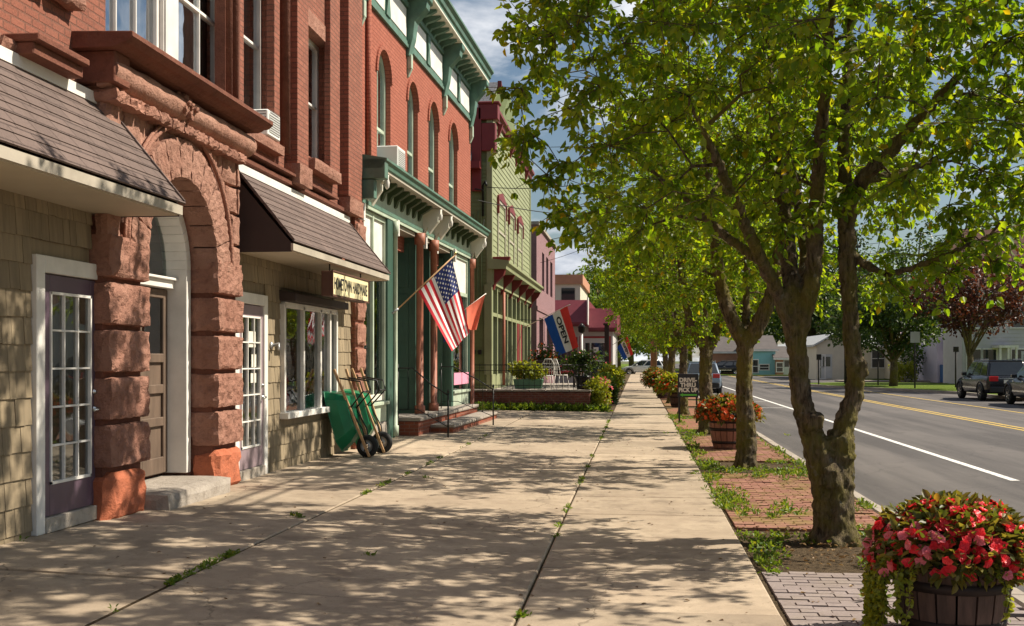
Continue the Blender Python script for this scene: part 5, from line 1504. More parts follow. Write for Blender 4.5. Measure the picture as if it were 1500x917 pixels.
# ================================================================== street trees
def grow(skel_lines, attractors, step=.35):
    """skel_lines: [(points, radii)]; attractors: list of points. returns list of tubes (points, radii)"""
    nodes = []
    for pts, rad in skel_lines:
        for i in range(len(pts) - 1):
            a, c = Vector(pts[i]), Vector(pts[i + 1]); n_ = max(1, int((c - a).length / .15))
            for k in range(n_): nodes.append(((a.lerp(c, k / n_)), rad[i] + (rad[i + 1] - rad[i]) * k / n_))
        nodes.append((Vector(pts[-1]), rad[-1]))
    base = Vector(skel_lines[0][0][0])
    pos = np.array([list(p) for p, _ in nodes]); rr = [r for _, r in nodes]
    usable = [r < .16 for r in rr]
    tubes = []
    order = sorted(attractors, key=lambda p: min((Vector(p) - Vector(q[0][-1])).length for q in skel_lines))
    for A in order:
        A = Vector(A)
        dd = np.linalg.norm(pos - np.array(A), axis=1) + np.where(pos[:, 2] > A.z + .15, 1.2, 0) + np.where(np.array(usable), 0, 2.)
        j = int(np.argmin(dd)); P = Vector(pos[j]); L = (A - P).length
        if L < .08: continue
        n_ = max(2, int(L / step)); r0 = min(rr[j] * .75, .012 + .016 * L); pts = []; rad = []
        side = Vector((random.gauss(0, 1), random.gauss(0, 1), random.gauss(0, .5))).normalized() * L * .09
        for k in range(n_ + 1):
            u = k / n_; q = P.lerp(A, u) + side * math.sin(u * PI) + Vector((0, 0, .14 * L * math.sin(u * PI)))
            pts.append(q); rad.append(r0 * (1 - u) + .006 * u)
        tubes.append((pts, rad))
        pos = np.vstack([pos, np.array([list(p) for p in pts[1:]])]); rr += rad[1:]; usable += [True] * n_
    return tubes
def leaves_on(attr, center, twigs, per, tl, leaf, droop=.35):
    P = []; D = []; tw = []
    C = Vector(center)
    for A in attr:
        A = Vector(A); o = (A - C); o = o.normalized() if o.length > .1 else Vector((0, 0, 1))
        for _ in range(twigs):
            d = (o * .55 + Vector((random.gauss(0, 1), random.gauss(0, 1), random.gauss(.1, .7)))).normalized(); L = tl * random.uniform(.6, 1.25)
            tw.append((A, A + d * L))
            for k in range(per):
                u = random.uniform(.1, 1.0); sd_ = Vector((random.gauss(0, 1), random.gauss(0, 1), random.gauss(-.2, .8))).normalized()
                P.append(A + d * L * u + sd_ * .015 + Vector((0, 0, -.08 * u * u * L))); D.append((d * .5 + sd_ + Vector((0, 0, -droop))).normalized())
    n_ = len(P); L = leaf * (.5 + .85 * rng.random(n_))
    Nn = rvec(n_) * .8 + np.array([0, 0, .9])
    return np.array([list(p) for p in P]), np.array([list(p) for p in D]), Nn, L, tw
def crown_points(n_, c, r, zmin, hollow=.35, seed=3, sep=.38, reject=None):
    rs = random.Random(seed); out = []; tries = 0
    while len(out) < n_ and tries < 60000:
        tries += 1
        v = Vector((rs.gauss(0, 1), rs.gauss(0, 1), rs.gauss(0, 1))).normalized() * (rs.random() ** (1 / 3))
        if v.length < hollow: continue
        lump = 1 + .22 * mnoise.noise(Vector((v.x * 1.7 + seed, v.y * 1.7, v.z * 1.7)) * 1.3)
        p = Vector((c[0] + v.x * r[0] * lump, c[1] + v.y * r[1] * lump, c[2] + v.z * r[2] * lump))
        if p.z < zmin + .25 * mnoise.noise(Vector((p.x, p.y, seed))): continue
        if reject and reject(p): continue
        if any((p - q).length < sep for q in out[-400:]): continue
        out.append(p)
    return out
def smooth_line(pts, rad, sub=4):
    P = [Vector(p) for p in pts]; out = []; ro = []
    for i in range(len(P) - 1):
        p0 = P[max(i - 1, 0)]; p1 = P[i]; p2 = P[i + 1]; p3 = P[min(i + 2, len(P) - 1)]
        for k in range(sub):
            t = k / sub
            out.append(.5 * ((2 * p1) + (p2 - p0) * t + (2 * p0 - 5 * p1 + 4 * p2 - p3) * t * t + (3 * p1 - p0 - 3 * p2 + p3) * t ** 3)); ro.append(rad[i] + (rad[i + 1] - rad[i]) * t)
    out.append(P[-1]); ro.append(rad[-1]); return out, ro
def street_tree(label, loc, lines, attr, center, twigs, per, tl, leaf, remesh=.028, group='pear trees in the brick verge', knobs=()):
    t = thing('street_tree', label, 'tree', loc, group=group)
    lines = [smooth_line(p, r) for p, r in lines]
    b = MB()
    for pts, rad in lines: b.tube(pts, rad, 14, True, .16)
    for (c, r) in knobs: b.rock(c[0] - r, c[0] + r, c[1] - r, c[1] + r, c[2] - r * 1.1, c[2] + r * 1.1, (6, 6, 6), r * .25, r * .9, freq=9)
    # root flare
    p0 = Vector(lines[0][0][0])
    for k in range(6):
        a = k * 1.05 + .3; r = lines[0][1][0]
        b.tube([p0 + Vector((math.cos(a) * r * 1.45, math.sin(a) * r * 1.45, -.06)), p0 + Vector((math.cos(a) * r * .95, math.sin(a) * r * .95, .06)), p0 + Vector((math.cos(a) * r * .45, math.sin(a) * r * .45, .3))], [r * .2, r * .28, r * .3], 8)
    o = b.build('trunk', 'bark', t)
    m_ = o.modifiers.new('remesh', 'REMESH'); m_.mode = 'VOXEL'; m_.voxel_size = remesh; m_.use_smooth_shade = True
    tx = bpy.data.textures.new('bark_relief', 'CLOUDS'); tx.noise_scale = .07; tx.noise_depth = 3
    dm = o.modifiers.new('relief', 'DISPLACE'); dm.texture = tx; dm.strength = .06; dm.mid_level = .5; dm.texture_coords = 'LOCAL'
    tubes = grow(lines, attr)
    P, D, Nn, L, tw = leaves_on(attr, center, twigs, per, tl, leaf)
    b = MB()
    for pts, rad in tubes: b.tube(pts, rad, 6 if rad[0] > .02 else 4, False)
    for a, c in tw: b.tube([a, a.lerp(c, .5) + Vector((0, 0, .01)), c], [.006, .004, .0025], 3, False)
    b.build('branches', 'bark', t)
    leaf_mesh('crown', P, D, Nn, L, L * .33, 'pear_leaf', t)
    return t
Q = lambda px, py, d=10.: PT(px, py, d)
lines1 = [
    ([Q(1222, 815), Q(1221, 770), Q(1217, 720), Q(1207, 682), Q(1192, 645), Q(1178, 602), Q(1171, 555), Q(1168, 508), Q(1156, 468), Q(1140, 430), Q(1118, 385, 9.8), Q(1092, 330, 9.5), Q(1062, 260, 9.2), Q(1030, 190, 9.)],
     [.235, .185, .175, .162, .112, .095, .085, .082, .075, .066, .058, .05, .04, .028]),
    ([Q(1165, 500), Q(1163, 455), Q(1158, 400, 10.1), Q(1150, 320, 10.4), Q(1138, 210, 10.8), Q(1128, 90, 11.1), Q(1120, -40, 11.3)], [.085, .08, .075, .065, .05, .04, .03]),
    ([Q(1168, 500), Q(1182, 450, 9.95), Q(1192, 390, 9.9), Q(1196, 300, 9.8), Q(1203, 190, 9.6), Q(1215, 60, 9.4), Q(1220, -80, 9.2)], [.075, .075, .07, .06, .05, .038, .03]),
    ([Q(1166, 520, 10.05), Q(1174, 440, 10.25), Q(1180, 380, 10.5), Q(1170, 300, 11.), Q(1165, 220, 11.5)], [.07, .065, .06, .045, .03]),
    ([Q(1223, 745), Q(1227, 705), Q(1231, 660), Q(1237, 620), Q(1249, 585), Q(1254, 548), Q(1248, 505), Q(1245, 445), Q(1241, 380), Q(1243, 310), Q(1262, 265, 9.9), Q(1300, 225, 9.8), Q(1355, 165, 9.6), Q(1420, 95, 9.3)],
     [.155, .14, .118, .092, .083, .084, .074, .07, .078, .075, .07, .06, .045, .03]),
    ([Q(1243, 320), Q(1236, 240, 10.1), Q(1238, 150, 10.3), Q(1245, 40, 10.6), Q(1250, -60, 10.8)], [.065, .055, .045, .035, .025]),
    ([Q(1262, 265, 9.9), Q(1330, 250, 10.3), Q(1410, 215, 10.8)], [.045, .035, .022]),
    ([Q(1118, 385, 9.8), Q(1070, 350, 10.2), Q(1000, 290, 10.6), Q(930, 230, 10.8)], [.05, .04, .03, .02]),
    ([Q(1242, 370), Q(1300, 400, 9.8), Q(1370, 380, 9.5), Q(1450, 345, 9.3)], [.04, .032, .024, .015]),
]
c1 = (1.72, 9.95, 5.35)
def rej1(p):      # open hanging space round the forked stems
    return p.z < 2.75 and abs(p.x - 1.7) < 1.0
attr1 = crown_points(470, c1, (2.8, 2.9, 3.1), 2.45, .12, 3, .33, rej1)
attr1 += [Q(px, py, d) for px, py, d in ((770, 60, 9.8), (775, 40, 9.9), (800, 95, 9.9), (765, 130, 9.7), (785, 200, 10.), (770, 190, 9.8), (800, 255, 10.), (840, 240, 10.1), (1480, 60, 9.4), (1490, 150, 9.5), (1440, 250, 9.6), (1470, 330, 9.6), (1490, 210, 9.4), (1410, 350, 9.7), (1350, 375, 9.6), (1450, 380, 9.5), (1300, 410, 9.8), (1495, 290, 9.3), (1390, 400, 9.7), (820, 310, 10.1), (850, 345, 10.2))]
t1p = Q(1222, 806)
street_tree('large double stemmed pear tree with knobbly fork in the foreground verge', (t1p.x, t1p.y, 0), lines1, attr1, c1, 8, 15, .34, .072, .02,
            knobs=((Q(1229, 655), .125), (Q(1193, 618, 9.9), .075), (Q(1259, 540), .075), (Q(1212, 700, 9.9), .10)))
random.seed(21)
def proto(label, X, Y, forks, seed, ca=(2.55, 2.9, 2.75), n_=290, zc=4.85, r0=.17, per=13, zf=1.95, zmin=2.1):
    base = Vector((X, Y, -.03))
    lines = [([base, base + Vector((.02, 0, .5)), base + Vector((-.02, .02, 1.1)), base + Vector((0, 0, zf))], [r0 * 1.15, r0, r0 * .88, r0 * .85])]
    fk = base + Vector((0, 0, zf - .1))
    for (dx, dy, h, r) in forks:
        lines.append(([fk, fk + Vector((dx * .25, dy * .25, .35)), fk + Vector((dx * .5, dy * .5, 1.0)), fk + Vector((dx * .75, dy * .8, h * .65)), fk + Vector((dx, dy, h))], [r, r * .95, r * .8, r * .55, r * .25]))
    c = (X, Y, zc)
    at = crown_points(n_, c, ca, zmin, .25, seed, .38)
    return street_tree(label, (X, Y, 0), lines, at, c, 7, per, .36, .08, .026)
T2 = proto('second pear tree with a V shaped fork beside the orange flower tub', 1.6, 17.1, [(-.75, .1, 4.2, .115), (.85, -.1, 4.3, .12), (.1, .7, 3.6, .07)], 5, r0=.14)
random.seed(33)
T3 = proto('third pear tree from the camera with spreading fork behind the drive thru sign', 1.5, 24.9, [(-.9, -.2, 4.0, .10), (.7, .2, 4.4, .12), (-.1, -.6, 3.6, .06)], 9, r0=.165, zf=1.9)
tl = ['mossy trunked pear tree just beyond the black sign', 'dark trunked pear tree behind the mossy one', 'pear tree between the dark trunk and the wooden pole', 'pear tree beside the wooden utility pole', 'last pear tree visible down the verge']
for i, (x, y, rz, s, src) in enumerate(((1.32, 33., 2.1, 1.0, T2), (1.25, 41.5, .8, .98, T3), (1.2, 50, 3.5, 1.02, T2), (1.75, 58.5, 5., .95, T3), (1.9, 78, 1., 1., T2))):
    copy_tree(src, loc=(x, y, 0), rz=rz, label=tl[i], scale=s)
# branches of the far pear trees lean over the pavement, so their crowns join

# ================================================================== trees across the road and far behind
def shade_tree(label, x, y, h, w_, mat, seed, n_=70, per=60, leaf=.24, group='trees across the road', trunk=.2, zc=None, zmin=None, name='shade_tree', bark='bark', spread=.9):
    random.seed(seed)
    t = thing(name, label, 'tree', (x, y, 0), group=group)
    zc = zc or h * .62; zmin = zmin or h * .25
    base = Vector((x, y, -.15)); b = MB()
    b.tube([base, base + Vector((.05, 0, h * .2)), base + Vector((0, .05, h * .45)), base + Vector((.1, 0, h * .8))], [trunk * 1.2, trunk, trunk * .7, trunk * .2], 10)
    at = crown_points(n_, (x, y, zc), (w_ / 2, w_ / 2, (h - zmin) / 2), zmin, .2, seed, .1)
    for p in at[::3]: b.tube([Vector((x, y, max(h * .2, p.z - w_ * .35))), (Vector((x, y, p.z)) + p) / 2 + Vector((0, 0, -.2)), p], [trunk * .35, trunk * .2, .02], 5)
    b.build('trunk', bark, t)
    foliage('crown', [tuple(p) for p in at], per, spread * w_ / 8, leaf, mat, t, squash=.75)
    return t
def FX(px, Y): return (px - VPX) / 1660 * Y
random.seed(5)
S1 = shade_tree('dark green shade tree on the lawn with a straight bare trunk', FX(1297, 69), 69, 6.6, 6.2, 'dark_leaf', 41, 90, 80, .22, zmin=2.1, zc=4.3, trunk=.22)
S2t = shade_tree('copper leaved tree behind the parked dark cars', FX(1402, 62), 62, 6.8, 6.4, 'copper_leaf', 42, 90, 60, .19, zmin=2.7, zc=5.0, trunk=.17, name='copper_tree', bark='bark')
S4 = shade_tree('tall dark evergreen mass behind the blue green house', FX(1180, 150), 150, 17, 17, 'dark_leaf', 43, 120, 60, .5, group='far trees beyond the houses', zmin=1.5, trunk=.4, spread=.7)
S5 = shade_tree('mid green broad tree closing the end of the street', -4, 175, 13, 13, 'weed_leaf', 44, 110, 60, .42, group='far trees beyond the houses', zmin=1.0, trunk=.4, spread=.7)
far = [(1090, 160, 2., 1.0), (1250, 140, 1., .9), (1330, 150, 2.6, .95), (1420, 145, 4., 1.), (1130, 190, .3, 1.25), (1040, 185, 5., 1.), (1010, 200, 3.3, 1.), (1500, 150, 2.2, 1.1), (1570, 130, 1.2, 1.1)]
fl_ = ['far dark tree left of the blue green house', 'far dark tree above the beige hall', 'far dark tree right of the beige hall', 'far dark tree behind the copper tree', 'tallest far dark tree behind the blue green house', 'far dark tree seen between the second and third pear stems', 'far dark tree seen left of the third pear stem', 'far dark tree behind the brown roofed house', 'far dark tree beyond the right edge of the road']
for (px, d, rz, s), lb in zip(far, fl_): copy_tree(S4, loc=(FX(px, d), d, 0), rz=rz, label=lb, scale=s)
for (px, d, rz, s), lb in zip(((905, 150, 1., .95), (960, 210, 2., 1.1), (880, 120, 3., .8), (925, 240, 4., 1.3)), ('bright tree behind the small OPEN flag', 'bright tree right of the far pavement end', 'bright tree behind the low white building', 'farthest bright tree over the vanishing street')): copy_tree(S5, loc=(FX(px, d), d, 0), rz=rz, label=lb, scale=s)
shade_tree('small green tree near the corner left of the dark shade tree', FX(1243, 84), 84, 6.5, 5.5, 'dark_leaf', 47, 60, 50, .24, zmin=2.4, zc=4.6, trunk=.2)
def bush(label, x, y, w_, h, mat, z=-.1): return shrub(label, x, y, z, w_, h, mat, .16, 40, 26, group='bushes in front of the far houses', name='bush', cat='bush')
bush('round bright bush at the corner of the beige hall', FX(1314, 86), 86, 2.0, 1.6, 'lime_leaf')
bush('dark upright conifer shaped bush beside the beige cottage', FX(1322, 87.5), 87.5, 2.0, 3.6, 'dark_leaf')

# ================================================================== flowers in tubs
def barrel(name, label, loc, r0, r1, h, mat, hoopmat, cat='planter', group=None):
    t = thing(name, label, cat, loc, group=group); x, y, z = loc
    n_ = 18; b = MB()
    for k in range(n_):
        a0 = 2 * PI * k / n_ + .02; a1 = 2 * PI * (k + 1) / n_ - .02
        vs = []; m_ = 5
        for j in range(m_ + 1):
            u = j / m_; r = r0 + (r1 - r0) * u + .02 * math.sin(u * PI * .8)
            for rr, a in ((r, a0), (r, a1), (r - .03, a1), (r - .03, a0)): vs.append((x + rr * math.cos(a), y + rr * math.sin(a), z + .01 + h * u))
        fs = [(3, 2, 1, 0), tuple(m_ * 4 + i for i in range(4))] + [(j * 4 + i, j * 4 + (i + 1) % 4, (j + 1) * 4 + (i + 1) % 4, (j + 1) * 4 + i) for j in range(m_) for i in range(4)]
        b.add(vs, fs)
    b.build('staves', mat, t)
    b = MB()
    for u, hh in ((.16, .05), (.62, .055), (.9, .035)):
        r = r0 + (r1 - r0) * u + .02 * math.sin(u * PI * .8) + .002; rt = r0 + (r1 - r0) * (u + hh / h) + .02 * math.sin((u + hh / h) * PI * .8) + .002
        b.lathe((x, y, z + .01 + h * u), [(r - .004, 0), (r + .004, 0), (rt + .004, hh), (rt - .004, hh)], 36, cap=False)
    split(b, 'hoop', hoopmat, t)
    b = MB(); b.lathe((x, y, z), [(.01, h * .86), (r1 - .03, h * .86)], 24, cap=False); b.build('potting_soil', 'soil', t)
    return t
def blossom_mesh(name, C, Nn, size, mat, parent, pet=5):
    """five rounded petals round a centre"""
    P = []; D = []; NN = []; 
    for c, n_ in zip(C, Nn):
        n_ = Vector(n_).normalized(); a = n_.orthogonal().normalized(); b_ = n_.cross(a); ph = random.random() * 6
        for k in range(pet):
            an = ph + 2 * PI * k / pet; d = (a * math.cos(an) + b_ * math.sin(an) + n_ * .25)
            P.append(c); D.append(d); NN.append(n_)
    n_ = len(P); L = size * (.85 + .3 * rng.random(n_))
    return leaf_mesh(name, np.array([list(p) for p in P]), np.array([list(p) for p in D]), np.array([list(p) for p in NN]), L, L * .56, mat, parent)
def flower_mound(t, c, rx, ry, rz_, cols, nleaf, nflower, leaf, petal, leafmat_='flower_leaf'):
    c = Vector(c)
    P = []; D = []
    for _ in range(nleaf):
        v = Vector((random.gauss(0, 1), random.gauss(0, 1), random.gauss(.2, 1))).normalized()
        if v.z < -.45: v.z = -v.z
        s = random.uniform(.55, 1.03) * (1 + .2 * mnoise.noise(v * 2.5))
        P.append(c + Vector((v.x * rx, v.y * ry, v.z * rz_)) * s); D.append((v + Vector((random.gauss(0, .6), random.gauss(0, .6), random.gauss(-.1, .5)))).normalized())
    n_ = len(P); L = leaf * (.6 + .7 * rng.random(n_))
    leaf_mesh('foliage', np.array([list(p) for p in P]), np.array([list(p) for p in D]), rvec(n_) * .6 + np.array([0, 0, .8]), L, L * .27, leafmat_, t)
    sets = {}
    for _ in range(nflower):
        v = Vector((random.gauss(0, 1), random.gauss(0, 1), random.gauss(.35, 1))).normalized()
        if v.z < -.35: v.z = -v.z
        s = 1.0 + .2 * mnoise.noise(v * 2.5) + random.uniform(-.12, .07)
        m_ = cols(v)
        if m_: sets.setdefault(m_, []).append((c + Vector((v.x * rx, v.y * ry, v.z * rz_)) * s, v + Vector((random.gauss(0, .35), random.gauss(0, .35), random.gauss(.1, .3)))))
    for m_, L_ in sets.items(): blossom_mesh('blossoms', [p for p, _ in L_], [q for _, q in L_], petal, m_, t)
def trails(t, starts, mat='lime_leaf', leaf=.032):
    P = []; D = []; b = MB()
    for (p, ln, out) in starts:
        p = Vector(p); pts = []
        for k in range(9):
            u = k / 8; pts.append(p + Vector(out) * (math.sin(min(1, u * 2.2) * PI / 2) * .1) + Vector((.012 * math.sin(k * 1.3 + p.x * 30), .012 * math.cos(k + p.y * 20), -ln * u)))
        b.tube(pts, .003, 4, False)
        for i in range(int(ln / .0065)):
            u = random.random(); j = min(7, int(u * 8)); q = pts[j].lerp(pts[j + 1], u * 8 - j)
            P.append(q); D.append(Vector((random.gauss(0, 1), random.gauss(0, 1), random.gauss(-.5, .5))).normalized())
    b.build('trailing_stems', 'bark', t); n_ = len(P); L = leaf * (.7 + .6 * rng.random(n_))
    leaf_mesh('trailing_leaves', np.array([list(p) for p in P]), np.array([list(p) for p in D]), rvec(n_), L, L * .45, mat, t)
random.seed(8)
bxx, byy = 1.80, 6.74
t = barrel('barrel_planter', 'dark half barrel in the foreground heaped with red and pink flowers', (bxx, byy, -.004), .27, .315, .47, 'barrel_wood', 'barrel_hoop')
def colf(v):
    k = v.x + .25 * mnoise.noise(v * 3)
    if k < -.42: return 'pink_petal' if random.random() < .55 else 'red_petal'
    return 'red_petal' if random.random() < .95 else 'pink_petal'
flower_mound(t, (bxx + .02, byy, .49), .44, .42, .28, colf, 4600, 560, .065, .033)
st_ = []
for k in range(46):
    a = random.uniform(PI * .85, PI * 1.95) if k > 30 else random.uniform(PI * .9, PI * 1.3)
    if 1.22 * PI < a < 1.75 * PI and random.random() < .8: continue
    r = .36; st_.append(((bxx + r * math.cos(a), byy + r * math.sin(a), .45 + random.uniform(-.03, .06)), random.uniform(.22, .44), (math.cos(a), math.sin(a), 0)))
trails(t, st_)
t = barrel('tub_planter', 'reddish wooden tub of orange flowers behind the second pear tree', (1.63, 20.6, -.004), .27, .34, .5, 'red_wood_tub', 'barrel_hoop')
flower_mound(t, (1.63, 20.6, .62), .56, .5, .30, lambda v: 'orange_petal', 2600, 420, .08, .042)
for i, (x, y, cc, lb, s) in enumerate(((1.35, 37.6, 'orange_petal', 'dark pot of yellow green foliage and orange flowers beyond the black sign', 1.), (1.05, 46.5, 'orange_petal', 'pot of rusty orange flowers farther along the verge', 1.), (1.0, 55., 'orange_petal', 'last pot of rusty orange flowers by the grass verge', 1.1))):
    t = barrel('pot_planter', lb, (x, y, -.004), .24, .31, .5, 'barrel_wood', 'barrel_hoop', group='flower pots farther down the verge')
    flower_mound(t, (x - .15, y, .66), .6 * s, .5, .42 * s, lambda v, cc=cc: cc if random.random() < .6 else None, 1500, 220, .12, .05, 'lime_leaf' if i == 0 else 'flower_leaf')

# ================================================================== weeds, litter, grass
def clumps(name, label_kind, cs, per, spread, leaf, mat, squash=.4, zs=.02, aspect=.35):
    o = foliage(name, cs, per, spread, leaf, mat, None, squash=squash, droop=-.5, aspect=aspect); o['kind'] = 'stuff'; return o
random.seed(77)
cs = []
for pit in (10.05, 17.1, 24.9, 31.5):
    for _ in range(330):
        x = random.uniform(.95, 2.48); y = pit + random.uniform(-1.15, .95)
        edge = min(abs(x - .95), abs(y - (pit - 1.1)), abs(y - (pit + .9)))
        if mnoise.noise(Vector((x * 1.6, y * 1.6, 4))) + .22 * (edge < .25) > .13: cs.append((x, y, -.02 + random.uniform(0, .03)))
clumps('clover_weeds', '', cs, 9, .05, .036, 'weed_leaf')
cs = []
for (x0, y0, sx, sy, n_) in ((1.02, 13.2, .10, .55, 90), (1.0, 12.2, .07, .4, 30), (.98, 15.3, .05, .5, 40), (1.5, 12.1, .2, .15, 20), (1.9, 12.6, .2, .1, 14), (1.35, 11.6, .04, .04, 6), (2.42, 13.5, .05, 1.2, 60), (2.42, 19.5, .05, 1.5, 50), (1.0, 19.5, .06, 1., 50), (1.0, 22.5, .06, .8, 40), (1.6, 7.75, .04, .03, 5), (1.05, 8.6, .05, .06, 4), (2.35, 16, .1, .8, 40), (1.5, 15.6, .6, .2, 50), (1.4, 24, .5, .3, 50), (1.0, 30, .1, 2, 60)):
    for _ in range(n_): cs.append((x0 + random.gauss(0, sx), y0 + random.gauss(0, sy), .0 + random.uniform(-.01, .03)))
clumps('verge_weeds', '', cs[::2], 12, .05, .05, 'weed_leaf', .5, aspect=.2)
cs = []
def crackweeds(x, y0, y1, n_, dx=.01):
    for _ in range(n_):
        y = random.uniform(y0, y1)
        if mnoise.noise(Vector((x, y * 1.3, 9))) > .12: cs.append((x + random.gauss(0, dx), y, gz(x, y) + .0))
crackweeds(-3.08, 6.4, 10.5, 170); crackweeds(-3.08, 10.5, 24, 200, .012); crackweeds(-.74, 6.3, 30, 190, .008); crackweeds(.91, 6.2, 34, 260, .015); crackweeds(-4.82, 7, 19, 40, .02)
for (px, py) in ((432, 762), (440, 765), (768, 890), (762, 892), (812, 778), (260, 862), (305, 838), (540, 816), (628, 700)):
    for _ in range(4):
        d = 1650 * 1.55 / (py - HOR); p = PT(px + random.uniform(-6, 6), py, d); cs.append((p.x, p.y, gz(p.x, p.y)))
clumps('crack_weeds', '', cs, 7, .028, .035, 'weed_leaf', .6, aspect=.22)
cs = [(random.uniform(-5, -.9), 34.05 + random.gauss(0, .1), gz(-3, 34) + random.uniform(0, .1)) for _ in range(240)] + [(random.uniform(-5.4, -4.6), random.uniform(31, 34.1), .1 + random.uniform(0, .1)) for _ in range(120)]
clumps('wall_foot_weeds', '', cs, 12, .11, .12, 'weed_leaf', .7, aspect=.2)
cs = [(random.uniform(.93, 2.48), y, .02) for y in np.linspace(52.8, 100, 500)] + [(random.uniform(11.5, 16), random.uniform(60, 77), .02) for _ in range(0)]
clumps('verge_grass', '', cs, 14, .2, .14, 'grass_leaf', .5, aspect=.12)
# fallen leaves and twigs
n_ = 950; Pp = []; 
for _ in range(n_):
    if random.random() < .66: x, y, z = random.uniform(.95, 2.5), 10.05 + random.uniform(-1.1, .9) if random.random() < .6 else random.uniform(6.2, 19), .004
    else: x, y = random.uniform(-4.6, .9), random.uniform(6.5, 22); z = gz(x, y) + .006
    Pp.append((x, y, z))
Pp = np.array(Pp); D = rvec(n_); D[:, 2] *= .12; L = .045 * (.5 + .7 * rng.random(n_)); L[Pp[:, 0] < .9] *= .75
o = leaf_mesh('fallen_leaves', Pp, D, rvec(n_) * .25 + np.array([0, 0, 1.]), L, L * .33, 'dead_leaf', None); o['kind'] = 'stuff'
# ================================================================== drive thru sign in the verge
sxl, sxr, sy = FX(992, 28.6), FX(1022, 28.6), 28.6
t = thing('pavement_sign', 'black sign on two legs lettered DRIVE-THRU PICK UP with a green arrow', 'sign', ((sxl + sxr) / 2, sy, 0))
b = MB(); b.box(sxl, sxr, sy - .02, sy + .02, .64, 1.23); b.build('board', 'sign_black', t, .006)
b = MB(); b.box(sxl + .02, sxl + .065, sy + .02, sy + .06, -.03, 1.2); b.box(sxr - .065, sxr - .02, sy + .02, sy + .06, -.03, 1.2); split(b, 'leg', 'black_paint', t)
b = MB(); w_ = sxr - sxl
for i, s_ in enumerate(('DRIVE-', 'THRU', 'PICK UP')):
    vs, fs = text_geo(s_, .145, .007); ww = max(v.x for v in vs) - min(v.x for v in vs); k = min(1, (w_ - .05) / ww)
    b.add([((sxl + sxr) / 2 + v.x * k, sy - .024, 1.07 - i * .125 + v.y) for v in vs], fs)
b.build('lettering', 'white_paint', t)
b = MB(); b.prism([(sxl + .05, .70), (sxl + .13, .745), (sxl + .13, .72), (sxr - .04, .72), (sxr - .04, .68), (sxl + .13, .68), (sxl + .13, .655)], 'y', sy - .027, sy - .022); b.build('arrow', 'sign_green', t)

# ================================================================== utility poles and wires
def upole(label, x, y, h, r, mat, arm=True):
    t = thing('utility_pole', label, 'utility pole', (x, y, -.1), group='wooden utility poles')
    b = MB(); b.tube([(x, y, -.2), (x, y, h)], [r, r * .75], 12); b.build('pole', mat, t)
    if arm:
        b = MB(); b.box(x - .9, x + .9, y - .06, y + .06, h - .6, h - .48); b.build('crossarm', mat, t)
        b = MB()
        for dx in (-.8, -.3, .3, .8): b.lathe((x + dx, y, h - .48), [(.03, 0), (.05, .05), (.03, .12)], 8)
        split(b, 'insulator', 'grey_plastic', t)
    return t
upole('reddish wooden utility pole in the verge beyond the flower pots', .93, 66, 9.5, .2, 'pole_wood')
upole('dark utility pole on the far lawn by the beige hall', FX(1232, 76), 76, 9.5, .16, 'dark_pole')
upole('thin pole standing on the near edge of the far lawn', FX(1193, 72), 72, 2.6, .07, 'grey_stone' , False) if False else None
def wire(name, label, pts, sag, r=.012, group='overhead wires'):
    a, c = Vector(pts[0]), Vector(pts[1]); b = MB()
    b.tube([a.lerp(c, k / 24) + Vector((0, 0, -sag * 4 * (k / 24) * (1 - k / 24))) for k in range(25)], r, 5)
    o = b.build(name, 'wire_black', None); tag(o, label, 'wire', group)
wire('overhead_wire', 'thick overhead cable running along the kerb above the pear trees', ((3.35, -25, 8.2), (1.1, 66, 8.0)), .9, .035)
wire('overhead_wire', 'thinner overhead cable just below the thick one along the kerb', ((3.2, -25, 7.75), (1.0, 66, 7.6)), .9, .025)
wire('overhead_wire', 'topmost overhead wire along the kerb line', ((3.9, -25, 8.6), (1.7, 66, 9.0)), .8, .014)
wire('service_wire', 'upper service wire from the green clapboard building into the tree crowns', ((-4.8, GY0 - .3, 7.1), (3.6, 24, 6.6)), .5, .012)
wire('service_wire', 'lower service wire from the brick building corner into the tree crowns', ((-4.3, 30.2, 5.9), (3.5, 33, 6.4)), .55, .012)
wire('service_wire', 'thin service wire past the mauve brick front', ((-4.6, MY0 + 1, 6.2), (2.5, 40, 8.)), .4, .01)
wire('service_wire', 'short slack wire at the corner of the green clapboard building', ((-4.9, GY0 - .1, 6.1), (-4.3, 30.3, 5.2)), .3, .01)
for k, (z0, z1) in enumerate(((10.4, 9.2), (9.9, 8.6), (9.3, 8.2), (8.2, 7.4))):
    wire('overhead_wire', ['highest', 'second highest', 'second lowest', 'lowest'][k] + ' of the four wires crossing the sky at the right edge', ((34, 44, z0), (FX(1232, 76) + .3 * k, 76, z1 - .2)), .5, .016, 'wires across the road')
def post_sign(label, px, d, h, plate=None):
    x = FX(px, d); t = thing('sign_post', label, 'sign post', (x, d, 0), group='thin posts on the far lawn')
    b = MB(); b.tube([(x, d, -.1), (x, d, h)], .045, 8); b.build('post', 'dark_pole', t)
    if plate: b = MB(); b.box(x - plate[0] / 2, x + plate[0] / 2, d - .07, d - .05, h - plate[1], h); b.build('sign_plate', plate[2], t)
post_sign('thin sign post with small grey plate between shade tree and copper tree', 1327, 64, 3.1, (.5, .6, 'grey_plastic'))
post_sign('thin dark post with no plate left of the shade tree', 1276, 71, 2.2, None)
post_sign('short dark post at the near corner of the far lawn', 1193, 72, 1.9, (.3, .35, 'dark_pole'))
post_sign('thin post close behind the parked dark car', 1383, 66, 2.3, (.3, .3, 'dark_pole'))

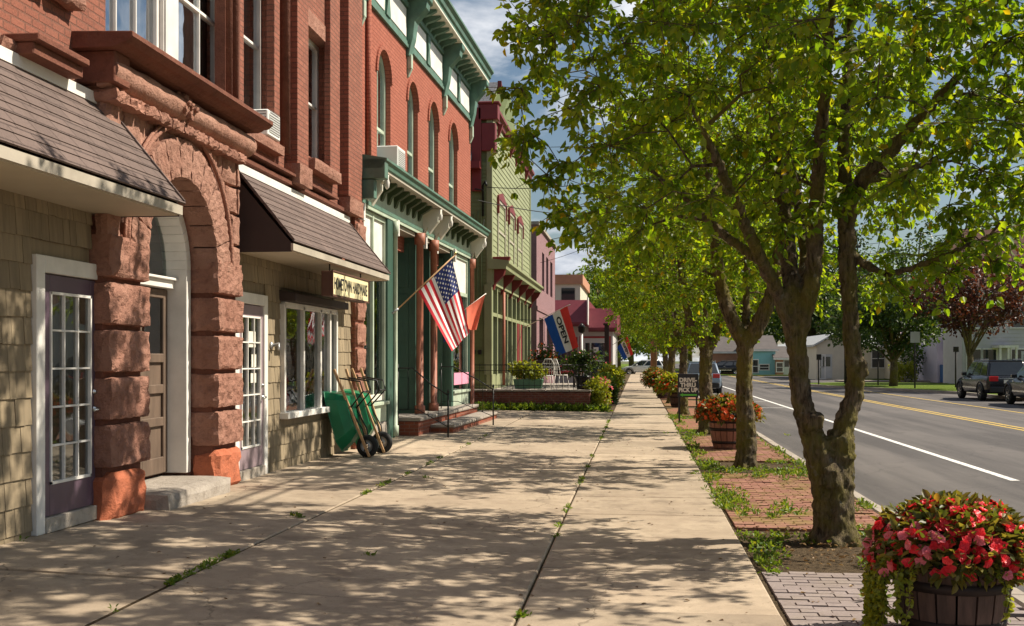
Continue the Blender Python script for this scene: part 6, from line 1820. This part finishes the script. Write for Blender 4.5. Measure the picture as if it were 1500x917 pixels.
# ================================================================== cars
def car(label, X, Y, rz, body, L=4.7, W_=1.9, H=1.72, group='cars parked along the far kerb', suv=True):
    t = thing('parked_car', label, 'car', (X, Y, -.12), rz, group)          # local: y forward, rear at -L/2
    hl = L / 2
    # side profile (y, z) lower body, lofted with tumblehome
    def loft(secs, mat, name, par=t, bev=0):
        b = MB(); n_ = len(secs[0]); vs = [p for s_ in secs for p in s_]
        fs = [(i * n_ + k, i * n_ + (k + 1) % n_, (i + 1) * n_ + (k + 1) % n_, (i + 1) * n_ + k) for i in range(len(secs) - 1) for k in range(n_)]
        fs += [tuple(range(n_))[::-1], tuple((len(secs) - 1) * n_ + k for k in range(n_))]
        b.smooth = True; b.add(vs, fs)
        o = b.build(name, mat, par, 0, True); m_ = o.modifiers.new('edge', 'BEVEL'); m_.width = .03; m_.segments = 2; m_.limit_method = 'ANGLE'; m_.angle_limit = R(28); m_.harden_normals = False
        return o
    def sec(y, w_, zb, zm, zt, wt):
        return [(-w_ + .06, y, zb), (w_ - .06, y, zb), (w_, y, zb + .15), (w_, y, zm), (wt, y, zt), (-wt, y, zt), (-w_, y, zm), (-w_, y, zb + .15)]
    w2_ = W_ / 2
    bl = loft([sec(-hl, w2_ * .86, .42, .72, .98, w2_ * .8), sec(-hl + .12, w2_ * .95, .34, .8, 1.03, w2_ * .88), sec(-hl + .8, w2_, .3, .85, 1.05, w2_ * .92), sec(hl - 1.5, w2_, .3, .85, 1.02, w2_ * .92),
               sec(hl - .5, w2_ * .97, .32, .78, .92, w2_ * .84), sec(hl - .1, w2_ * .88, .36, .68, .78, w2_ * .76), sec(hl, w2_ * .78, .42, .6, .68, w2_ * .66)], body, 'body')
    rt = w2_ * .72
    y0, y1, y2, y3 = -hl + .22, -hl + .55, hl - 1.95, hl - 1.2
    def cab(y, w_, z): return [(-w_, y, z), (w_, y, z)]
    b = MB()
    Bq = [(-w2_ * .88, y0, 1.02), (w2_ * .88, y0, 1.02), (w2_ * .88, y3 + .15, 1.0), (-w2_ * .88, y3 + .15, 1.0)]
    Tq = [(-rt, y1, H - .06), (rt, y1, H - .06), (rt, y2, H - .05), (-rt, y2, H - .05)]
    b.add(Bq + Tq, [(3, 2, 1, 0), (4, 5, 6, 7), (0, 1, 5, 4), (1, 2, 6, 5), (2, 3, 7, 6), (3, 0, 4, 7)]); b.build('cabin', body, t, .05, True, 2)
    b = MB(); b.box(-rt + .02, rt - .02, y1 + .05, y2 - .1, H - .07, H); b.build('roof', body, t, .03, True, 2)
    # glass panels a little proud of the cabin faces
    def panel(a, b_, c, d, inset=.08, out=.012, name='side_window', mat='dark_glass'):
        a, b_, c, d = map(Vector, (a, b_, c, d)); n_ = (b_ - a).cross(d - a).normalized(); m_ = (a + b_ + c + d) / 4
        q = [p + (m_ - p).normalized() * inset + n_ * out for p in (a, b_, c, d)]
        bb = MB(); bb.quad(*q); bb.build(name, mat, t, 0, True)
    V = [Vector(p) for p in Bq + Tq]
    panel(V[0], V[1], V[5], V[4], .1, .015, 'rear_window'); panel(V[2], V[3], V[7], V[6], .1, .015, 'windscreen')
    for s_, (i0, i1, j1, j0) in ((1, (1, 2, 6, 5)), (-1, (3, 0, 4, 7))):
        A_, B_, C_, D_ = V[i0], V[i1], V[j1], V[j0]
        for u0, u1 in ((.02, .28), (.30, .60), (.62, .97)):
            if s_ < 0: u0, u1 = 1 - u1, 1 - u0
            panel(A_.lerp(B_, u0), A_.lerp(B_, u1), D_.lerp(C_, u1), D_.lerp(C_, u0), .055, .012)
    M = Matrix.Rotation(PI / 2, 3, 'Y')
    for sx in (-1, 1):
        for yy in (-hl + .88, hl - .9):
            bb = MB(); bb.lathe((sx * (w2_ - .1), yy, .36), [(.22, -.11), (.33, -.11), (.36, -.08), (.36, .08), (.33, .11), (.22, .11)], 26, M, False); wh = bb.build('wheel', 'tyre', t, 0, True)
            bb = MB(); bb.lathe((sx * (w2_ - .08), yy, .36), [(.03, .095 * sx), (.2, .07 * sx), (.225, .09 * sx), (.225, -.05 * sx)], 20, M, False)
            bb.build('rim', 'chrome', wh, 0, True)
            bb = MB()
            for k in range(5):
                a = k * 2 * PI / 5; c_ = Vector((sx * (w2_ + .005), yy + .12 * math.cos(a), .36 + .12 * math.sin(a))); bb.obox(c_, .008, .1, .03, Matrix.Rotation(a, 3, 'X'))
            bb.build('spokes', 'car_trim', wh, 0, True)
            bb = MB(); bb.tube([(sx * (w2_ + .003), yy + .42 * math.cos(a), .36 + .42 * math.sin(a)) for a in [PI * k / 12 for k in range(13)]], .03, 6); bb.build('wheel_arch', 'car_trim', t, 0, True)
        bb = MB(); bb.box(sx * w2_ * .5, sx * w2_ * .86, -hl - .012, -hl + .1, .82, 1.02); bb.build('tail_lamp', 'tail_red', t, .01, True)
        bb = MB(); bb.box(sx * w2_ * .45, sx * w2_ * .74, hl - .1, hl - .03, .62, .74); bb.build('headlamp', 'headlamp', t, .01, True)
        bb = MB(); bb.box(sx * (w2_ * .92), sx * (w2_ * .92 + .2), hl - 1.75, hl - 1.6, 1.02, 1.16); bb.build('mirror', body, t, .02, True)
        bb = MB(); bb.tube([(sx * (rt - .03), y1 + .15, H + .03), (sx * (rt - .03), y2 - .15, H + .03)], .016, 6); bb.build('roof_rail', 'chrome', t, 0, True)
        bb = MB(); bb.box(sx * (w2_ - .004), sx * (w2_ + .008), -hl + 1.35, hl - 1.4, .5, .56); bb.build('side_trim', 'chrome', t, 0, True)
        bb = MB()
        for yy in (-.3, .75): bb.box(sx * (w2_ - .004), sx * (w2_ + .015), yy, yy + .16, .88, .91)
        split(bb, 'door_handle', 'chrome', t, 0, True)
    bb = MB(); bb.box(-w2_ * .84, w2_ * .84, -hl - .05, -hl + .1, .36, .6); bb.build('rear_bumper', 'car_trim', t, .03, True)
    bb = MB(); bb.box(-.26, .26, -hl - .02, -hl - .008 + .02, .74, .88); bb.build('number_plate', 'offwhite', t, 0, True)
    bb = MB(); bb.box(-w2_ * .5, w2_ * .5, -hl - .012, -hl + .03, .92, .95); bb.build('tailgate_strip', 'chrome', t, 0, True)
    return t
car('black estate car with red tail lamp parked first along the far kerb', 15.0, 49.9, 0, 'car_black', H=1.68)
car('dark grey car partly out of frame parked behind the black one', 15.0, 43.4, 0, 'car_dark_grey', H=1.62)
car('blue grey car parked at the near kerb between the pear stems', 3.1, 56.5, 0, 'car_blue_grey', H=1.6, W_=1.8, group=None)
car('white car far down the street in the driveway at the pavement end', FX(944, 122), 122, R(80), 'car_white', H=1.6, group=None)
car('dark car under the carport roof far across the road', FX(1062, 122), 124, R(70), 'car_black', H=1.5, group=None)

# ================================================================== houses across the road
def house(name, label, x0, x1, y0, y1, h, wallm, roofm, rh=2.0, ridge='x', wins=(), door=None, eave=.3, base=-.12, ribs=0):
    t = thing(name, label, 'house' if 'house' in name or 'cottage' in name else 'building', ((x0 + x1) / 2, y0, 0))
    b = MB(); b.box(x0, x1, y0, y1, base, h); ym, xm = (y0 + y1) / 2, (x0 + x1) / 2
    if ridge == 'y': b.prism([(x0, h), (x1, h), (xm, h + rh)], 'y', y0, y1)
    elif rh: b.prism([(y0, h), (y1, h), (ym, h + rh)], 'x', x0, x1)
    b.build('wall', wallm, t)
    if rh:
        b = MB()
        if ridge == 'x':
            for s_ in (y0 - eave, y1 + eave): b.prism([(s_, h - .12), (ym, h + rh + .02), (ym, h + rh + .18), (s_, h + .04)], 'x', x0 - eave, x1 + eave)
        else:
            for s_ in (x0 - eave, x1 + eave): b.prism([(s_, h - .12), (xm, h + rh + .02), (xm, h + rh + .18), (s_, h + .04)], 'y', y0 - eave, y1 + eave)
        split(b, 'roof_slope', roofm, t)
        b = MB(); b.box(x0 - eave - .02, x1 + eave + .02, y0 - eave - .03, y0 - eave, h - .18, h + .02)
        if ridge == 'x': b.build('eaves_board', 'white_paint', t)
    if ribs:
        b = MB(); x = x0 + .1
        while x < x1: b.box(x, x + .03, y0 - .02, y0, base, h); x += ribs
        b.build('siding_ribs', wallm, t)
    else:
        b = MB(); z = .1
        while z < h: b.prism([(y0, z), (y0 - .025, z), (y0, z + .22)], 'x', x0 + .02, x1 - .02); z += .24
        b.build('siding', wallm, t)
    for (wx, wz, ww, wh_) in wins:
        b = MB(); y = y0 - .07
        b.box(wx - ww / 2 - .09, wx - ww / 2, y, y0, wz, wz + wh_); b.box(wx + ww / 2, wx + ww / 2 + .09, y, y0, wz, wz + wh_); b.box(wx - ww / 2 - .09, wx + ww / 2 + .09, y, y0, wz + wh_, wz + wh_ + .1); b.box(wx - ww / 2 - .12, wx + ww / 2 + .12, y - .03, y0, wz - .08, wz); b.box(wx - ww / 2, wx + ww / 2, y + .02, y0, wz + wh_ / 2 - .03, wz + wh_ / 2 + .03)
        f = b.build('window', 'white_paint', t); bx('pane', 'dark_glass', f, wx - ww / 2, wx + ww / 2, y0 - .035, y0 - .028, wz, wz + wh_)
    if door:
        (wx, ww, wh_) = door; b = MB(); b.box(wx - ww / 2, wx + ww / 2, y0 - .05, y0, 0, wh_); d_ = b.build('door', 'grey_plastic', t); bx('pane', 'dark_glass', d_, wx - ww / 3, wx + ww / 3, y0 - .06, y0 - .052, wh_ * .5, wh_ * .9)
    return t
Y = 120; f = lambda px, Y=Y: FX(px, Y)
house('wooden_house', 'pale blue green house with a dark roof seen between pear stems', f(1100), f(1132), 120, 130, 2.6, 'teal_paint', 'dark_grey_roof', 1.4, 'x', [(f(1103.5), .2, .5, 1.3), (f(1116), .5, .9, .5)])
house('brick_cottage', 'small brown cottage with one white window beside the blue green house', f(1133, 119), f(1151, 119), 119, 127, 1.7, 'orange_brick_far', 'dark_grey_roof', 1.1, 'x', [(f(1138, 119), .3, .6, .9)], (f(1148, 119), .7, 1.6))
house('carport', 'dark open shed with an orange brown gable left of the blue green house', f(1040, 126), f(1078, 126), 126, 134, 2.4, 'orange_brick_far', 'dark_grey_roof', 1.6, 'x', [], None)
house('metal_hall', 'long beige ribbed hall with low gable end behind the far lawn', FX(1190, 95), FX(1238, 95), 95, 112, 2.75, 'beige_siding', 'grey_plastic', .8, 'y', [(FX(1198, 95), .0, .35, 1.9)], (FX(1204, 95), .9, 2.0), ribs=.45)
house('metal_hall', 'beige ribbed wing with one dark window behind the shade tree', FX(1239, 97), FX(1306, 97), 97, 112, 2.75, 'beige_siding', 'grey_plastic', .7, 'x', [(FX(1276, 97), .9, 1.0, 1.5)], None, ribs=.45)
house('cottage', 'cream cottage with faded pink metal roof behind the sign post', FX(1308, 91), FX(1362, 91), 91, 100, 2.35, 'beige_siding', 'pink_metal_roof', 2.0, 'x', [(FX(1338, 91), .6, 1.2, 1.3), (FX(1331, 91), .6, .5, 1.3)], None)
# pale block with blue awning
t = thing('shop_building', 'pale lavender block with a bright blue awning beyond the copper tree', 'building', (FX(1375, 84), 84, 0))
x0, x1 = FX(1358, 84), FX(1400, 84)
b = MB(); b.box(x0, x1, 84, 94, -.1, 4.1); b.build('wall', 'lavender_wall', t)
b = MB(); b.prism([(84, 3.3), (82.8, 2.2), (82.8, 2.1), (84, 2.1)], 'x', FX(1368, 84), FX(1397, 84)); b.build('awning', 'blue_canvas', t)
b = MB(); b.box(FX(1361, 84), FX(1376, 84), 83.2, 83.9, -.05, 1.2); b.build('blue_bin', 'blue_fade', t)
b = MB(); b.box(FX(1379, 84), FX(1388, 84), 83.95, 84, 0, 2.0); b.build('door', 'dark_glass', t)
# white clapboard house
HY = 74; x0 = FX(1392, HY); x1 = x0 + 13
wl = [(FX(p, HY), z, .8, 1.5) for p in (1408, 1429, 1468, 1492) for z in (.7, 3.6)]
house('clapboard_house', 'two storey white clapboard house with brown shingle roof on the right', x0, x1, HY, HY + 4.5, 5.9, 'white_siding', 'brown_roof', 4.0, 'x', wl, (FX(1482, HY), .9, 2.1))
t = thing('porch', 'small white porch with rail in front of the white clapboard house', 'porch', (FX(1445, HY), HY - 1.4, 0))
xa, xb = FX(1432, HY), FX(1458, HY)
b = MB(); b.box(xa, xb, HY - 1.5, HY - .05, 2.3, 2.45); b.build('roof', 'white_paint', t)
b = MB()
for x in (xa + .1, (xa + xb) / 2, xb - .1): b.box(x - .06, x + .06, HY - 1.45, HY - 1.33, -.1, 2.3)
split(b, 'post', 'white_paint', t)
b = MB(); b.box(xa, xb, HY - 1.42, HY - 1.36, .85, .92); b.build('rail', 'white_paint', t)
# buildings far down the left side, behind the trees
house('wooden_house', 'white far house at the left end of the street', -16, -5, 105, 116, 4.5, 'white_siding', 'dark_grey_roof', 2.5, 'x', [(-7, 1, 1, 1.4), (-10, 1, 1, 1.4)], None)
# blue and white feather flag near the carport
t = thing('feather_flag', 'small blue and white banner seen through the second pear fork', 'flag', (FX(1084, 90), 90, 0))
x_ = FX(1085, 90); b = MB(); b.tube([(x_, 90, -.1), (x_, 90, 2.9)], .025, 6); b.build('pole', 'white_paint', t)
b = MB(); b.prism([(x_, 1.0), (x_ + .75, 1.5), (x_ + .7, 2.2), (x_, 2.2)], 'y', 89.98, 90.0); b.build('blue_cloth', 'tv_cloth_blue', t)
b = MB(); b.prism([(x_, 2.2), (x_ + .7, 2.2), (x_ + .5, 2.8), (x_, 2.9)], 'y', 89.98, 90.0); b.build('white_cloth', 'flag_white', t)
# ================================================================== light, sky, render
SE, SR = R(46), math.atan2(.96, .28)
sun_vec = Vector((math.sin(SR) * math.cos(SE), math.cos(SR) * math.cos(SE), math.sin(SE)))
sd = bpy.data.lights.new('sun', 'SUN'); sd.energy = 5.0; sd.angle = R(.53); sd.color = (1, .91, .76)
so = bpy.data.objects.new('sun', sd); COL.objects.link(so); so.rotation_euler = (-sun_vec).to_track_quat('-Z', 'Y').to_euler(); so.location = (20, 10, 30)
w = bpy.data.worlds.new('World'); sc.world = w; w.use_nodes = True
nt = w.node_tree; nt.nodes.clear(); n = N(nt)
out = nt.nodes.new('ShaderNodeOutputWorld')
sky = nt.nodes.new('ShaderNodeTexSky'); sky.sky_type = 'NISHITA'; sky.sun_disc = False; sky.sun_elevation = SE; sky.sun_rotation = SR
sky.air_density = 1.2; sky.dust_density = .6; sky.ozone_density = 2.
tc = n.coord('Generated')
sep = nt.nodes.new('ShaderNodeSeparateXYZ'); n.l(tc, sep.inputs[0])
zz = n.math('ADD', n.math('MAXIMUM', sep.outputs['Z'], 0.), .22)
cmb = nt.nodes.new('ShaderNodeCombineXYZ'); n.l(n.math('DIVIDE', sep.outputs['X'], zz), cmb.inputs[0]); n.l(n.math('DIVIDE', sep.outputs['Y'], zz), cmb.inputs[1])
cf = n.noise(cmb.outputs[0], 2.1, 9, .56, .25)
mask = n.ramp(cf, [(.49, 0.), (.61, 1.)])
shade = n.ramp(n.noise(cmb.outputs[0], 3.4, 6, .6), [(.3, (4.2, 5.0, 6.4)), (.62, (14, 14.1, 14.4))])
c = n.mix(mask, sky.outputs[0], shade)
bg = nt.nodes.new('ShaderNodeBackground'); bg.inputs['Strength'].default_value = .05
n.l(c, bg.inputs[0]); n.l(bg.outputs[0], out.inputs[0])
sc.render.engine = 'CYCLES'
sc.cycles.use_denoising = True
sc.cycles.max_bounces = 8; sc.cycles.transparent_max_bounces = 12; sc.cycles.diffuse_bounces = 3; sc.cycles.glossy_bounces = 3; sc.cycles.transmission_bounces = 4
sc.cycles.sample_clamp_indirect = 8
sc.view_settings.view_transform = 'Standard'; sc.view_settings.look = 'None'; sc.view_settings.gamma = 1; sc.view_settings.use_curve_mapping = False
sc.view_settings.exposure = .63
